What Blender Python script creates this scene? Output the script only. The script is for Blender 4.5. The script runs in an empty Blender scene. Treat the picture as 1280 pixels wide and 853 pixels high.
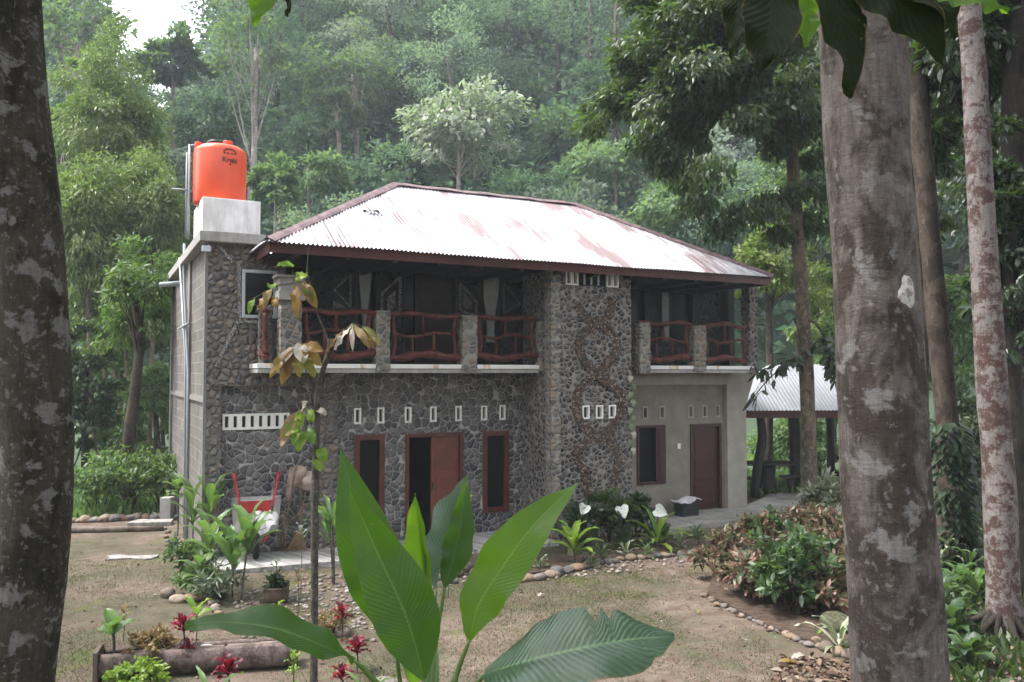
import bpy, math, random
import numpy as np
from mathutils import Vector, Matrix, noise

R = math.radians
PI = math.pi
rnd = random.Random(7)
nrg = np.random.default_rng(11)
C = bpy.context.scene.collection

# ------------------------------------------------------------------ camera, sky, sun, exposure
F, CH, HZ = 1024.0, 3.2, 467.0
PITCH = math.atan((HZ - 426.5) / F)
cam_d = bpy.data.cameras.new('camera')
cam = bpy.data.objects.new('camera', cam_d); C.objects.link(cam)
cam.location = (0, 0, CH)
cam.rotation_euler = (PI / 2 + PITCH, 0, 0)
cam_d.sensor_width = 36.0
cam_d.lens = 36.0 * F / 1280.0
cam_d.clip_start = 0.05
cam_d.clip_end = 2000
bpy.context.scene.camera = cam

SUN_EL, SUN_AZ = R(60), R(-88)      # direction the light comes from: azimuth from +Y, clockwise
world = bpy.data.worlds.new('World')
bpy.context.scene.world = world
world.use_nodes = True
wt = world.node_tree
for n_ in list(wt.nodes):
    wt.nodes.remove(n_)
sky = wt.nodes.new('ShaderNodeTexSky')
sky.sky_type = 'NISHITA'
sky.sun_disc = False
sky.sun_elevation = SUN_EL
sky.sun_rotation = SUN_AZ
sky.dust_density = 3.0
sky.air_density = 1.0
hsv = wt.nodes.new('ShaderNodeHueSaturation')
hsv.inputs['Saturation'].default_value = 0.22
wb = wt.nodes.new('ShaderNodeBackground')
wb.inputs['Strength'].default_value = 0.15
wo = wt.nodes.new('ShaderNodeOutputWorld')
wt.links.new(sky.outputs[0], hsv.inputs['Color'])
wt.links.new(hsv.outputs[0], wb.inputs['Color'])
wt.links.new(wb.outputs[0], wo.inputs['Surface'])

sun_d = bpy.data.lights.new('sun', 'SUN')
sun_d.energy = 1.5
sun_d.angle = R(11)
sun_d.color = (1.0, 0.96, 0.9)
sun = bpy.data.objects.new('sun', sun_d); C.objects.link(sun)
sd = Vector((math.sin(SUN_AZ) * math.cos(SUN_EL), math.cos(SUN_AZ) * math.cos(SUN_EL), math.sin(SUN_EL)))
sun.rotation_euler = sd.to_track_quat('Z', 'Y').to_euler()

vs = bpy.context.scene.view_settings
vs.view_transform = 'Standard'
vs.look = 'None'
vs.exposure = 2.2
HAZE = 0.001
vs.gamma = 1.0
vs.use_curve_mapping = False
cy = bpy.context.scene.cycles
cy.max_bounces = 6
cy.diffuse_bounces = 3
cy.glossy_bounces = 2
cy.transmission_bounces = 4
cy.transparent_max_bounces = 8
cy.volume_bounces = 0
cy.caustics_reflective = False
cy.caustics_refractive = False
cy.use_denoising = True

# ------------------------------------------------------------------ pixel -> world helpers (photo pixels, 1280x853)
def ray(px, py):
    x = (px - 640) / F
    y = (426.5 - py) / F
    return Vector((x, math.cos(PITCH) - y * math.sin(PITCH), math.sin(PITCH) + y * math.cos(PITCH)))
def g(px, py, z=0.0):
    d = ray(px, py)
    k = (z - CH) / d.z
    return Vector((0, 0, CH)) + d * k
def at(px, py, Y):
    d = ray(px, py)
    return Vector((0, 0, CH)) + d * (Y / d.y)
TH = R(27)
HU = Vector((math.cos(TH), math.sin(TH), 0))
HN = Vector((-math.sin(TH), math.cos(TH), 0))
HP = Vector((-5.2176, 14.0078, 0))
def st(px, py, t):
    """pixel -> (s, z) on the house plane at depth t behind the front wall"""
    d = ray(px, py)
    o = HP + HN * t
    k = (o - Vector((0, 0, CH))).dot(HN) / d.dot(HN)
    q = Vector((0, 0, CH)) + d * k
    return (q - HP).dot(HU), q.z
def hw(s, t, z):
    return HP + HU * s + HN * t + Vector((0, 0, z))

# ------------------------------------------------------------------ materials
class M:
    def __init__(self, name, rough=0.7, spec=0.3):
        self.m = bpy.data.materials.new(name)
        self.m.use_nodes = True
        self.t = self.m.node_tree
        self.p = self.t.nodes['Principled BSDF']
        self.p.inputs['Roughness'].default_value = rough
        self.p.inputs['Specular IOR Level'].default_value = spec
        self.out = self.t.nodes['Material Output']
    def n(self, typ, props=None, **ins):
        nd = self.t.nodes.new('ShaderNode' + typ)
        for k, v in (props or {}).items():
            setattr(nd, k, v)
        for k, v in ins.items():
            key = int(k[1:]) if k[0] == '_' and k[1:].isdigit() else k.replace('_', ' ')
            self.put(nd.inputs[key], v)
        return nd
    def put(self, sock, v):
        if isinstance(v, bpy.types.NodeSocket):
            self.t.links.new(v, sock)
        elif isinstance(v, bpy.types.Node):
            self.t.links.new(v.outputs[0], sock)
        else:
            if isinstance(v, (tuple, list)) and len(v) == 3 and sock.type == 'RGBA':
                v = (*v, 1)
            sock.default_value = v
    def co(self, scale=(1, 1, 1), kind='Object', rot=(0, 0, 0)):
        tc = self.n('TexCoord')
        mp = self.n('Mapping', Vector=tc.outputs[kind])
        mp.inputs['Scale'].default_value = scale
        mp.inputs['Rotation'].default_value = rot
        return mp.outputs[0]
    def noise(self, vec, scale=5, detail=4, rough=0.55, dist=0.0):
        return self.n('TexNoise', Vector=vec, Scale=scale, Detail=detail, Roughness=rough, Distortion=dist).outputs[0]
    def ramp(self, fac, stops, interp='LINEAR'):
        nd = self.n('ValToRGB', Fac=fac)
        cr = nd.color_ramp
        cr.interpolation = interp
        while len(cr.elements) < len(stops):
            cr.elements.new(0.5)
        for e, (p_, c_) in zip(cr.elements, stops):
            e.position = p_
            if not isinstance(c_, (tuple, list)):
                c_ = (c_, c_, c_)
            e.color = (*c_[:3], 1)
        return nd.outputs[0]
    def mix(self, fac, a, b, mode='MIX'):
        nd = self.n('Mix', {'data_type': 'RGBA', 'blend_type': mode})
        self.put(nd.inputs[0], fac); self.put(nd.inputs[6], a); self.put(nd.inputs[7], b)
        return nd.outputs[2]
    def math(self, op, a, b=0.0, c=0.0, clamp=False):
        nd = self.n('Math', {'operation': op, 'use_clamp': clamp})
        self.put(nd.inputs[0], a); self.put(nd.inputs[1], b); self.put(nd.inputs[2], c)
        return nd.outputs[0]
    def bump(self, h, strength=0.5, dist=0.02):
        b = self.n('Bump', Height=h, Strength=strength, Distance=dist)
        self.t.links.new(b.outputs[0], self.p.inputs['Normal'])
        return b
    def col(self, c):
        self.put(self.p.inputs['Base Color'], c)
        return self

MAT = {}
def plain(name, c, rough=0.6, spec=0.3, var=0.12, scale=6, bump=0.0, metal=0.0):
    m = M(name, rough, spec)
    v = m.co()
    nz = m.noise(v, scale, 5, 0.6)
    lo = tuple(x * (1 - var * 1.6) for x in c)
    hi = tuple(min(1, x * (1 + var)) for x in c)
    m.col(m.ramp(nz, [(0.3, lo), (0.7, hi)]))
    if bump:
        m.bump(m.noise(v, scale * 6, 4), bump, 0.01)
    m.p.inputs['Metallic'].default_value = metal
    MAT[name] = m.m
    return m.m

def stone(name, scale, cols, mortar, edge=(0.02, 0.07), bump=0.9, dist=0.03, warp=0.12, warm=None, rough=0.75, rr=0.60):
    m = M(name, rough, 0.35)
    v = m.co()
    sp = m.n('SeparateXYZ', Vector=v)
    cb = m.n('CombineXYZ', X=m.math('ADD', sp.outputs[0], sp.outputs[1]), Y=m.math('MULTIPLY', sp.outputs[2], 1.08))
    v2 = cb.outputs[0]
    nzc = m.n('TexNoise', Vector=v2, Scale=scale * 0.55, Detail=3.0)
    off = m.n('VectorMath', {'operation': 'MULTIPLY_ADD'})
    m.put(off.inputs[0], nzc.outputs['Color']); off.inputs[1].default_value = (warp * 8 / scale,) * 3; m.put(off.inputs[2], v2)
    vo = off.outputs[0]
    ve = m.n('TexVoronoi', {'feature': 'DISTANCE_TO_EDGE', 'voronoi_dimensions': '2D'}, Vector=vo, Scale=scale)
    vc = m.n('TexVoronoi', {'feature': 'F1', 'voronoi_dimensions': '2D'}, Vector=vo, Scale=scale)
    sep = m.n('SeparateColor', Color=vc.outputs['Color'])
    k = len(cols)
    c = m.ramp(sep.outputs[0], [(i / max(1, k), cc) for i, cc in enumerate(cols)], 'CONSTANT')
    fine = m.noise(v, 34, 5, 0.68)
    c = m.mix(0.6, c, m.ramp(fine, [(0.3, 0.30), (0.72, 1.0)]), 'MULTIPLY')
    big = m.noise(v, 1.3, 4)
    c = m.mix(m.ramp(big, [(0.35, 0.0), (0.7, 0.4)]), c, tuple(x * 0.5 for x in mortar))
    rnd_ = m.math('MULTIPLY', m.math('SUBTRACT', m.math('ADD', rr, m.math('MULTIPLY', sep.outputs[1], 0.12)), vc.outputs['Distance']), 0.75)
    e0 = m.math('MINIMUM', ve.outputs['Distance'], rnd_)
    e = m.math('ADD', e0, m.math('MULTIPLY', m.math('SUBTRACT', fine, 0.5), 0.07))
    mask = m.ramp(e, [(edge[0], 0.0), (edge[1], 1.0)])
    mo = m.mix(0.7, mortar, m.ramp(m.noise(v, 16, 4, 0.65), [(0.3, 0.40), (0.7, 1.0)]), 'MULTIPLY')
    m.col(m.mix(mask, mo, c))
    dome = m.ramp(e0, [(0.0, 0.0), (edge[0], 0.05), (edge[1], 0.5), (0.26, 0.92), (0.45, 1.0)])
    h = m.math('ADD', dome, m.math('MULTIPLY', fine, 0.2))
    m.bump(h, bump, dist)
    MAT[name] = m.m
    return m.m

GREY = [(0.085, 0.083, 0.092), (0.125, 0.118, 0.125), (0.06, 0.06, 0.068), (0.165, 0.155, 0.155), (0.10, 0.092, 0.09), (0.20, 0.185, 0.18)]
stone('dark_fieldstone', 7.0, GREY, (0.40, 0.375, 0.365), edge=(0.035, 0.085), bump=1.0, dist=0.045, warp=0.17, rr=0.70)
stone('shade_fieldstone', 7.0, [tuple(x * .26 for x in c) for c in GREY], (0.05, 0.047, 0.045), edge=(0.045, 0.13), bump=1.0)  # same grey stones darkened: the balcony shade is put into the colour
stone('tan_riverstone', 7.6, [(0.27, 0.235, 0.195), (0.20, 0.19, 0.185), (0.33, 0.27, 0.21), (0.26, 0.24, 0.215), (0.15, 0.145, 0.15), (0.31, 0.29, 0.265)],
      (0.17, 0.155, 0.14), edge=(0.04, 0.14), dist=0.045, bump=1.0, warp=0.14)
stone('tower_cobble', 9.0, [(0.11, 0.105, 0.11), (0.04, 0.04, 0.046), (0.17, 0.14, 0.12), (0.07, 0.07, 0.074), (0.13, 0.12, 0.115), (0.03, 0.03, 0.036), (0.21, 0.175, 0.145)],
      (0.27, 0.245, 0.225), edge=(0.07, 0.14), dist=0.045, bump=1.0, warp=0.13, rr=0.58)
stone('pillar_cobble', 8.0, [(0.20, 0.19, 0.17), (0.28, 0.25, 0.2), (0.12, 0.125, 0.125), (0.30, 0.23, 0.16), (0.17, 0.17, 0.165), (0.24, 0.22, 0.19)],
      (0.30, 0.28, 0.25), edge=(0.04, 0.12), dist=0.03)
stone('pebbles', 25, [(0.19, 0.10, 0.065), (0.085, 0.05, 0.038), (0.27, 0.17, 0.115), (0.44, 0.37, 0.30), (0.05, 0.04, 0.036), (0.20, 0.11, 0.075)],
      (0.06, 0.045, 0.038), edge=(0.03, 0.15), dist=0.012, warp=0.02)
stone('pale_pebbles', 26, [(0.44, 0.41, 0.37), (0.30, 0.28, 0.26), (0.54, 0.50, 0.46), (0.22, 0.20, 0.18)],
      (0.10, 0.095, 0.09), edge=(0.03, 0.15), dist=0.012, warp=0.02)
stone('line_pebbles', 24, [(0.62, 0.6, 0.56), (0.5, 0.47, 0.43), (0.7, 0.68, 0.65)], (0.15, 0.14, 0.125), edge=(0.06, 0.16), dist=0.012, warp=0.02)
stone('terrace_mosaic', 10, [(0.62, 0.6, 0.58), (0.52, 0.51, 0.49), (0.70, 0.68, 0.66), (0.46, 0.45, 0.44)],
      (0.30, 0.29, 0.27), edge=(0.02, 0.08), bump=0.5, dist=0.012)

plain('cream_render', (0.235, 0.215, 0.175), 0.85, 0.2, 0.16, 2.2, 0.25)
plain('cream_beam', (0.36, 0.335, 0.285), 0.85, 0.2, 0.12, 3, 0.2)
plain('grey_concrete', (0.34, 0.33, 0.31), 0.9, 0.2, 0.22, 2.2, 0.3)
plain('white_trim', (0.76, 0.75, 0.72), 0.6, 0.3, 0.05, 8)
def stained(name, c, d):
    m = M(name, .8, .2)
    a = m.noise(m.co((3.5, 3.5, .5)), 2.0, 5, .65); b = m.noise(m.co(), 5, 5, .65)
    k = m.ramp(m.math('ADD', m.math('MULTIPLY', a, .6), m.math('MULTIPLY', b, .4)), [(.42, 0), (.68, .8)])
    m.col(m.mix(k, c, d)); m.bump(b, .3, .01); MAT[name] = m.m
stained('plinth_paint', (.82, .81, .80), (.46, .44, .42))
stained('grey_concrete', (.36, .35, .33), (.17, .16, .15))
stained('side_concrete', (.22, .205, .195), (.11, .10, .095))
plain('window_alloy', (0.50, 0.53, 0.56), 0.45, 0.4, 0.08, 8)
plain('red_timber', (0.085, 0.021, 0.014), 0.42, 0.4, 0.25, 4, 0.15)
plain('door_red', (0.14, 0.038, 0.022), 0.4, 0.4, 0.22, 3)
plain('shade_door', (0.022, 0.009, 0.008), 0.5, 0.3, 0.2, 3)  # upper door red, darkened to carry the balcony shade
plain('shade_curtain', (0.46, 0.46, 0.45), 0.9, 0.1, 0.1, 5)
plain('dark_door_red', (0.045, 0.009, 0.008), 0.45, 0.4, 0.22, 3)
plain('fascia_red', (0.09, 0.024, 0.02), 0.5, 0.35, 0.25, 3, 0.1)
plain('dark_timber', (0.028, 0.022, 0.019), 0.6, 0.3, 0.3, 5, 0.2)
plain('dark_plank', (0.018, 0.016, 0.016), 0.65, 0.3, 0.3, 5, 0.2)
plain('curtain', (0.42, 0.43, 0.42), 0.9, 0.1, 0.1, 5)
plain('black_plastic', (0.02, 0.02, 0.022), 0.45, 0.4, 0.2, 6)
plain('pvc', (0.30, 0.33, 0.35), 0.4, 0.4, 0.08, 4)
plain('rubber', (0.022, 0.021, 0.02), 0.85, 0.2, 0.3, 20, 0.3)
plain('barrow_red', (0.42, 0.035, 0.035), 0.45, 0.4, 0.25, 9)
plain('barrow_tray', (0.45, 0.43, 0.41), 0.6, 0.3, 0.2, 9)
plain('handle_wood', (0.24, 0.155, 0.095), 0.7, 0.25, 0.3, 12, 0.2)
plain('rusty_steel', (0.10, 0.075, 0.065), 0.6, 0.4, 0.35, 14, 0.2, 0.3)
plain('straw', (0.30, 0.185, 0.10), 0.85, 0.2, 0.3, 16)
plain('sack_cloth', (0.30, 0.22, 0.185), 0.95, 0.1, 0.3, 9, 0.4)
plain('white_cloth', (0.68, 0.65, 0.67), 0.9, 0.1, 0.1, 9, 0.3)
plain('clay_pot', (0.11, 0.08, 0.062), 0.8, 0.2, 0.3, 8, 0.2)
plain('inner_plaster', (0.05, 0.047, 0.043), 0.9, 0.1, 0.1, 3)  # plaster coloured near black to stand for the unlit rooms
plain('boulder_moss', (0.075, 0.075, 0.048), 0.95, 0.1, 0.4, 6, 0.5)
plain('soil', (0.075, 0.054, 0.042), 0.95, 0.1, 0.35, 12, 0.6)
plain('moss_kerb', (0.14, 0.15, 0.075), 0.95, 0.1, 0.4, 6, 0.5)
plain('terrace_concrete', (0.31, 0.295, 0.27), 0.9, 0.2, 0.25, 2.5, 0.3)
plain('slab_rock', (0.28, 0.265, 0.25), 0.85, 0.2, 0.3, 8, 0.6)
plain('white_rock', (0.62, 0.6, 0.58), 0.8, 0.2, 0.25, 10, 0.6)
plain('deadwood', (0.17, 0.135, 0.115), 0.9, 0.15, 0.4, 5, 0.6)
plain('ink', (0.10, 0.025, 0.022), 0.5, 0.3, 0.05, 4)
plain('blue_cloth', (0.03, 0.045, 0.10), 0.9, 0.1, 0.3, 8)
plain('dark_leather', (0.025, 0.022, 0.022), 0.6, 0.3, 0.3, 8)

def rockmat(name, c):
    m = M(name, 0.8, 0.3)
    v = m.co()
    oi = m.n('ObjectInfo')
    cc = m.ramp(oi.outputs['Random'], [(0, tuple(x * 0.7 for x in c)), (0.35, c), (0.6, (c[0] * 1.25, c[1] * 1.05, c[2] * 0.85)), (1, tuple(min(1, x * 1.5) for x in c))])
    m.col(m.mix(0.7, cc, m.ramp(m.noise(v, 5, 5, 0.65), [(0.3, 0.4), (0.7, 1.0)]), 'MULTIPLY'))
    m.bump(m.noise(v, 14, 4), 0.4, 0.02)
    MAT[name] = m.m
rockmat('river_rock', (0.15, 0.138, 0.135))
rockmat('buff_rock', (0.20, 0.16, 0.128))

# roof sheeting: white paint with rust streaks that run down the slope
def roofmat():
    m = M('roof_sheet', 0.45, 0.4)
    # uv: u along the eave in metres, v down the slope in metres
    tc = m.n('TexCoord').outputs['UV']
    mp = m.n('Mapping', Vector=tc); mp.inputs['Scale'].default_value = (1.25, 0.42, 1)
    big = m.noise(mp.outputs[0], 1.0, 3, 0.5)
    mp2 = m.n('Mapping', Vector=tc); mp2.inputs['Scale'].default_value = (11.0, 0.8, 1)
    st_ = m.noise(mp2.outputs[0], 1.0, 3, 0.6)
    mp3 = m.n('Mapping', Vector=tc); mp3.inputs['Scale'].default_value = (5, 5, 1)
    fine = m.noise(mp3.outputs[0], 2.0, 5, 0.7)
    s_ = m.math('ADD', m.math('MULTIPLY', big, 0.68), m.math('MULTIPLY', st_, 0.32))
    s_ = m.math('ADD', s_, m.math('MULTIPLY', m.math('SUBTRACT', fine, 0.5), 0.10))
    mask = m.ramp(s_, [(0.512, 0.0), (0.575, 0.9)])
    st2 = m.ramp(m.math('ADD', m.math('MULTIPLY', st_, .75), m.math('MULTIPLY', big, .25)), [(0.49, 0.0), (0.59, 0.7)])
    mask = m.math('MAXIMUM', mask, st2)
    dirt = m.ramp(fine, [(0.25, (0.25, 0.24, 0.26)), (0.6, (0.43, 0.42, 0.45))])
    rust = m.ramp(st_, [(0.3, (0.085, 0.043, 0.043)), (0.7, (0.17, 0.105, 0.11))])
    sp = m.n('SeparateXYZ', Vector=tc)
    lapx = m.math('PINGPONG', sp.outputs[0], .38); lapy = m.math('PINGPONG', m.math('ADD', sp.outputs[1], .35), .9)
    ln = m.math('MAXIMUM', m.ramp(lapx, [(.0, .45), (.014, 0)]), m.ramp(lapy, [(0, .6), (.016, 0)]))
    c = m.mix(mask, dirt, rust)
    m.col(m.mix(m.math('MULTIPLY', ln, m.ramp(fine, [(.35, .3), (.6, 1)])), c, (.16, .10, .10)))
    MAT['roof_sheet'] = m.m
roofmat()
plain('ridge_rust', (0.17, 0.115, 0.12), 0.6, 0.3, 0.35, 6, 0.2)
plain('old_sheet', (0.13, 0.10, 0.10), 0.6, 0.3, 0.35, 6, 0.2)

def slabtile():
    m = M('slab_tile', 0.35, 0.4)
    v = m.co()
    nz = m.noise(m.co((1.6, 1, 0.5)), 2.2, 4, 0.6)
    m.col(m.ramp(nz, [(0.35, (0.66, 0.65, 0.62)), (0.56, (0.72, 0.71, 0.69)), (0.63, (0.52, 0.36, 0.22)), (0.74, (0.38, 0.20, 0.10))]))
    MAT['slab_tile'] = m.m
slabtile()

def blockwork():
    m = M('grey_block', 0.9, 0.15)
    tc = m.n('TexCoord').outputs['Object']
    sp = m.n('SeparateXYZ', Vector=tc)
    cb = m.n('CombineXYZ', X=sp.outputs['Y'], Y=sp.outputs['Z'])
    br = m.n('TexBrick', Vector=cb.outputs[0], Scale=1.0, Color1=(0.19, 0.172, 0.16), Color2=(0.14, 0.13, 0.122), Mortar=(0.23, 0.22, 0.205),
             Mortar_Size=0.012, Brick_Width=0.4, Row_Height=0.2)
    nz = m.noise(tc, 2.0, 5, 0.6)
    m.col(m.mix(0.6, br.outputs['Color'], m.ramp(nz, [(0.3, 0.42), (0.7, 1.0)]), 'MULTIPLY'))
    m.bump(m.math('ADD', m.math('MULTIPLY', br.outputs['Fac'], 0.6), m.math('MULTIPLY', m.noise(tc, 25, 4), 0.5)), 0.5, 0.02)
    MAT['grey_block'] = m.m
blockwork()

def glassmat():
    m = M('dark_glass', 0.06, 0.5)
    m.col(m.ramp(m.noise(m.co(), 2, 2), [(0.3, (0.004, 0.004, 0.005)), (0.7, (0.008, 0.008, 0.009))]))
    m.p.inputs['Specular IOR Level'].default_value = 0.12
    m.p.inputs['Roughness'].default_value = 0.2
    MAT['dark_glass'] = m.m
glassmat()

def tankmat():
    m = M('tank_orange', 0.34, 0.45)
    v = m.co()
    m.col(m.ramp(m.noise(v, 2.5, 4), [(0.3, (0.66, 0.075, 0.028)), (0.7, (0.74, 0.10, 0.04))]))
    m.bump(m.noise(v, 3, 2), 0.08, 0.02)
    MAT['tank_orange'] = m.m
tankmat()

def bark(name, base, dark, light, spot=0.5, scale=3.0, ring=0.0, red=None, stretch=0.35, dk=0.5, patch=1.0):
    m = M(name, 0.88, 0.2)
    v1 = m.co()
    v = m.co((1, 1, stretch))
    n1 = m.noise(v, scale, 8, 0.68, 0.5)
    c = m.ramp(n1, [(0.30, tuple(x * .8 for x in base)), (0.5, base), (0.72, tuple(x * 1.3 for x in base))])
    nd = m.noise(m.co((1, 1, .7)), scale * 1.1, 7, 0.66, 0.4)
    c = m.mix(m.ramp(nd, [(dk - .03, 0.0), (dk + .06, 0.85)]), c, dark)
    if red:
        n3 = m.noise(m.co((1, 1, 1.1)), scale * 1.15, 9, 0.74, 0.3)
        c = m.mix(m.ramp(n3, [(0.475, 0.0), (0.53, 0.9)]), c, red)
    n2 = m.noise(v1, scale * 1.7, 6, 0.6, 0.25)
    c = m.mix(m.ramp(n2, [(spot, 0.0), (spot + 0.05, 0.75)]), c, light)
    n4 = m.noise(v1, scale * 6.5, 4, 0.6, 0.2)
    c = m.mix(m.ramp(n4, [(spot + .03, 0.0), (spot + 0.08, 0.55)]), c, light)
    grain = m.noise(m.co((1, 1, 0.16)), scale * 11, 6, 0.72)
    c = m.mix(0.7, c, m.ramp(grain, [(0.3, 0.30), (0.68, 1.0)]), 'MULTIPLY')
    crack = m.noise(m.co((.25, .25, 1)), scale * 14, 5, 0.75, 0.6)
    c = m.mix(0.45, c, m.ramp(crack, [(0.36, 0.35), (0.5, 1.0)]), 'MULTIPLY')
    m.col(c)
    h = m.math('ADD', m.math('MULTIPLY', grain, 0.6), m.math('MULTIPLY', n1, 0.5))
    h = m.math('ADD', h, m.math('MULTIPLY', crack, 0.5))
    m.bump(h, 0.9, 0.02)
    MAT[name] = m.m
bark('bark_grey', (0.17, 0.145, 0.133), (0.05, 0.036, 0.030), (0.28, 0.265, 0.262), 0.575, 3.0, dk=0.49)
bark('bark_lichen', (0.07, 0.062, 0.047), (0.03, 0.028, 0.018), (0.24, 0.23, 0.225), 0.555, 5.2, dk=0.51)
bark('bark_red', (0.23, 0.205, 0.195), (0.11, 0.072, 0.062), (0.30, 0.28, 0.275), 0.60, 4.6, red=(0.088, 0.044, 0.037), stretch=.8, dk=0.6)
bark('bark_brown', (0.095, 0.072, 0.056), (0.04, 0.03, 0.023), (0.19, 0.17, 0.15), 0.64, 4.0)
bark('bark_tan', (0.19, 0.145, 0.10), (0.085, 0.06, 0.042), (0.30, 0.28, 0.23), 0.6, 5.0)
bark('bark_pale', (0.36, 0.31, 0.275), (0.22, 0.18, 0.155), (0.5, 0.47, 0.44), 0.60, 1.2)
bark('bark_dark', (0.045, 0.036, 0.03), (0.02, 0.016, 0.013), (0.10, 0.095, 0.085), 0.66, 4.0)
bark('log_bark', (0.21, 0.165, 0.15), (0.10, 0.075, 0.065), (0.34, 0.30, 0.29), 0.60, 5.0)
bark('stem_bark', (0.15, 0.135, 0.115), (0.07, 0.06, 0.05), (0.33, 0.31, 0.29), 0.60, 16.0)
bark('rail_wood', (0.165, 0.05, 0.04), (0.075, 0.023, 0.018), (0.24, 0.10, 0.085), 0.68, 6.0)
MAT['rail_wood'].node_tree.nodes['Principled BSDF'].inputs['Roughness'].default_value = 0.28

def leafmat(name, stops, trans=0.35, rough=0.45, spec=0.35, noise_amt=0.25, tcol=None, scale=3.0):
    """stops: list of colours picked per leaf"""
    m = M(name, rough, spec)
    ge = m.n('NewGeometry')
    k = len(stops)
    c = m.ramp(ge.outputs['Random Per Island'], [(i / max(1, k - 1), s) for i, s in enumerate(stops)])
    if noise_amt:
        c = m.mix(noise_amt, c, m.ramp(m.noise(m.co(), scale, 4), [(0.3, 0.3), (0.7, 1.0)]), 'MULTIPLY')
    m.col(c)
    tr = m.n('BsdfTranslucent')
    m.put(tr.inputs['Color'], m.mix(0.6, c, tcol or (0.20, 0.36, 0.05)))
    mx = m.n('MixShader', Fac=trans)
    m.t.links.new(m.p.outputs[0], mx.inputs[1]); m.t.links.new(tr.outputs[0], mx.inputs[2])
    m.t.links.new(mx.outputs[0], m.out.inputs['Surface'])
    MAT[name] = m.m
leafmat('leaf_mid', [(0.045, 0.085, 0.025), (0.07, 0.125, 0.035), (0.10, 0.16, 0.045), (0.055, 0.10, 0.04)])
leafmat('leaf_dark', [(0.015, 0.028, 0.011), (0.024, 0.044, 0.014), (0.037, 0.063, 0.02), (0.062, 0.092, 0.03)], 0.25, 0.42, 0.4)
leafmat('leaf_deep', [(0.012, 0.022, 0.011), (0.02, 0.036, 0.016), (0.032, 0.053, 0.025)], 0.2, 0.38, 0.5)
leafmat('leaf_yellow', [(0.10, 0.14, 0.03), (0.16, 0.19, 0.04), (0.08, 0.13, 0.035), (0.22, 0.20, 0.05)], 0.45)
leafmat('leaf_bamboo', [(0.10, 0.14, 0.05), (0.15, 0.195, 0.065), (0.20, 0.235, 0.085), (0.07, 0.11, 0.045)], 0.4)
leafmat('leaf_lime', [(0.16, 0.26, 0.03), (0.24, 0.33, 0.04), (0.11, 0.22, 0.03)], 0.4)
leafmat('leaf_cordy', [(0.07, 0.14, 0.045), (0.10, 0.19, 0.055), (0.055, 0.11, 0.04), (0.14, 0.24, 0.07)], 0.35, 0.4)
leafmat('leaf_pale', [(0.10, 0.17, 0.06), (0.14, 0.22, 0.08), (0.08, 0.14, 0.055)], 0.4)
leafmat('leaf_red', [(0.13, 0.006, 0.018), (0.08, 0.006, 0.015), (0.18, 0.010, 0.03), (0.05, 0.006, 0.011)], 0.2, 0.45, 0.3, 0.25, (0.5, 0.02, 0.04))
leafmat('leaf_croton', [(0.22, 0.085, 0.07), (0.06, 0.085, 0.033), (0.30, 0.16, 0.13), (0.045, 0.07, 0.03), (0.075, 0.10, 0.045), (0.20, 0.09, 0.08), (0.09, 0.11, 0.05), (0.12, 0.05, 0.04), (0.07, 0.11, 0.045)], 0.25, 0.42, 0.4, 0.25, (0.2, 0.18, 0.08))
leafmat('leaf_shrub', [(0.038, 0.075, 0.036), (0.06, 0.105, 0.046), (0.03, 0.058, 0.03), (0.09, 0.14, 0.058)], 0.3, 0.42)
leafmat('leaf_dry', [(0.24, 0.16, 0.075), (0.16, 0.10, 0.05), (0.32, 0.25, 0.13), (0.14, 0.15, 0.05)], 0.25, 0.7, 0.15, 0.3, (0.3, 0.2, 0.08))
leafmat('leaf_litter', [(0.15, 0.095, 0.065), (0.065, 0.042, 0.033), (0.21, 0.15, 0.11), (0.10, 0.066, 0.05), (0.28, 0.23, 0.18)], 0.1, 0.8, 0.1, 0.2, (0.3, 0.2, 0.1))
leafmat('leaf_white', [(0.74, 0.76, 0.72), (0.66, 0.70, 0.64), (0.80, 0.81, 0.78)], 0.3, 0.5, 0.3, 0.08, (0.7, 0.75, 0.65))
leafmat('leaf_varieg', [(0.32, 0.34, 0.24), (0.14, 0.18, 0.09), (0.42, 0.42, 0.33), (0.09, 0.13, 0.06)], 0.25)
leafmat('leaf_grey', [(0.13, 0.16, 0.12), (0.08, 0.11, 0.07), (0.20, 0.22, 0.17)], 0.25)
leafmat('leaf_sick', [(0.22, 0.20, 0.04), (0.12, 0.17, 0.04), (0.30, 0.17, 0.04), (0.17, 0.09, 0.035)], 0.4, 0.5, 0.3, 0.45, (0.4, 0.3, 0.05), 14)
leafmat('leaf_bleached', [(0.55, 0.50, 0.45), (0.45, 0.38, 0.33), (0.62, 0.58, 0.52)], 0.3, 0.7, 0.2, 0.2, (0.6, 0.5, 0.4), 14)
leafmat('grass_blade', [(0.07, 0.075, 0.035), (0.095, 0.09, 0.05), (0.05, 0.062, 0.026), (0.12, 0.095, 0.06)], 0.25, 0.7, 0.15)
leafmat('moss_blade', [(0.13, 0.15, 0.045), (0.16, 0.17, 0.06), (0.10, 0.125, 0.04)], 0.25, 0.8, 0.1)
leafmat('leaf_hill_pale', [(0.46, 0.47, 0.42), (0.26, 0.30, 0.23), (0.56, 0.57, 0.52), (0.17, 0.22, 0.15)], 0.42, 0.75, 0.12)
leafmat('leaf_hill_pine', [(0.072, 0.094, 0.079), (0.098, 0.120, 0.105), (0.118, 0.139, 0.119)], 0.42, 0.75, 0.12)  # hill leaf colours below lifted and cooled to carry light and haze
leafmat('leaf_hill_green', [(0.070, 0.120, 0.070), (0.107, 0.163, 0.093), (0.133, 0.190, 0.119)], 0.42, 0.75, 0.12)
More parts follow.
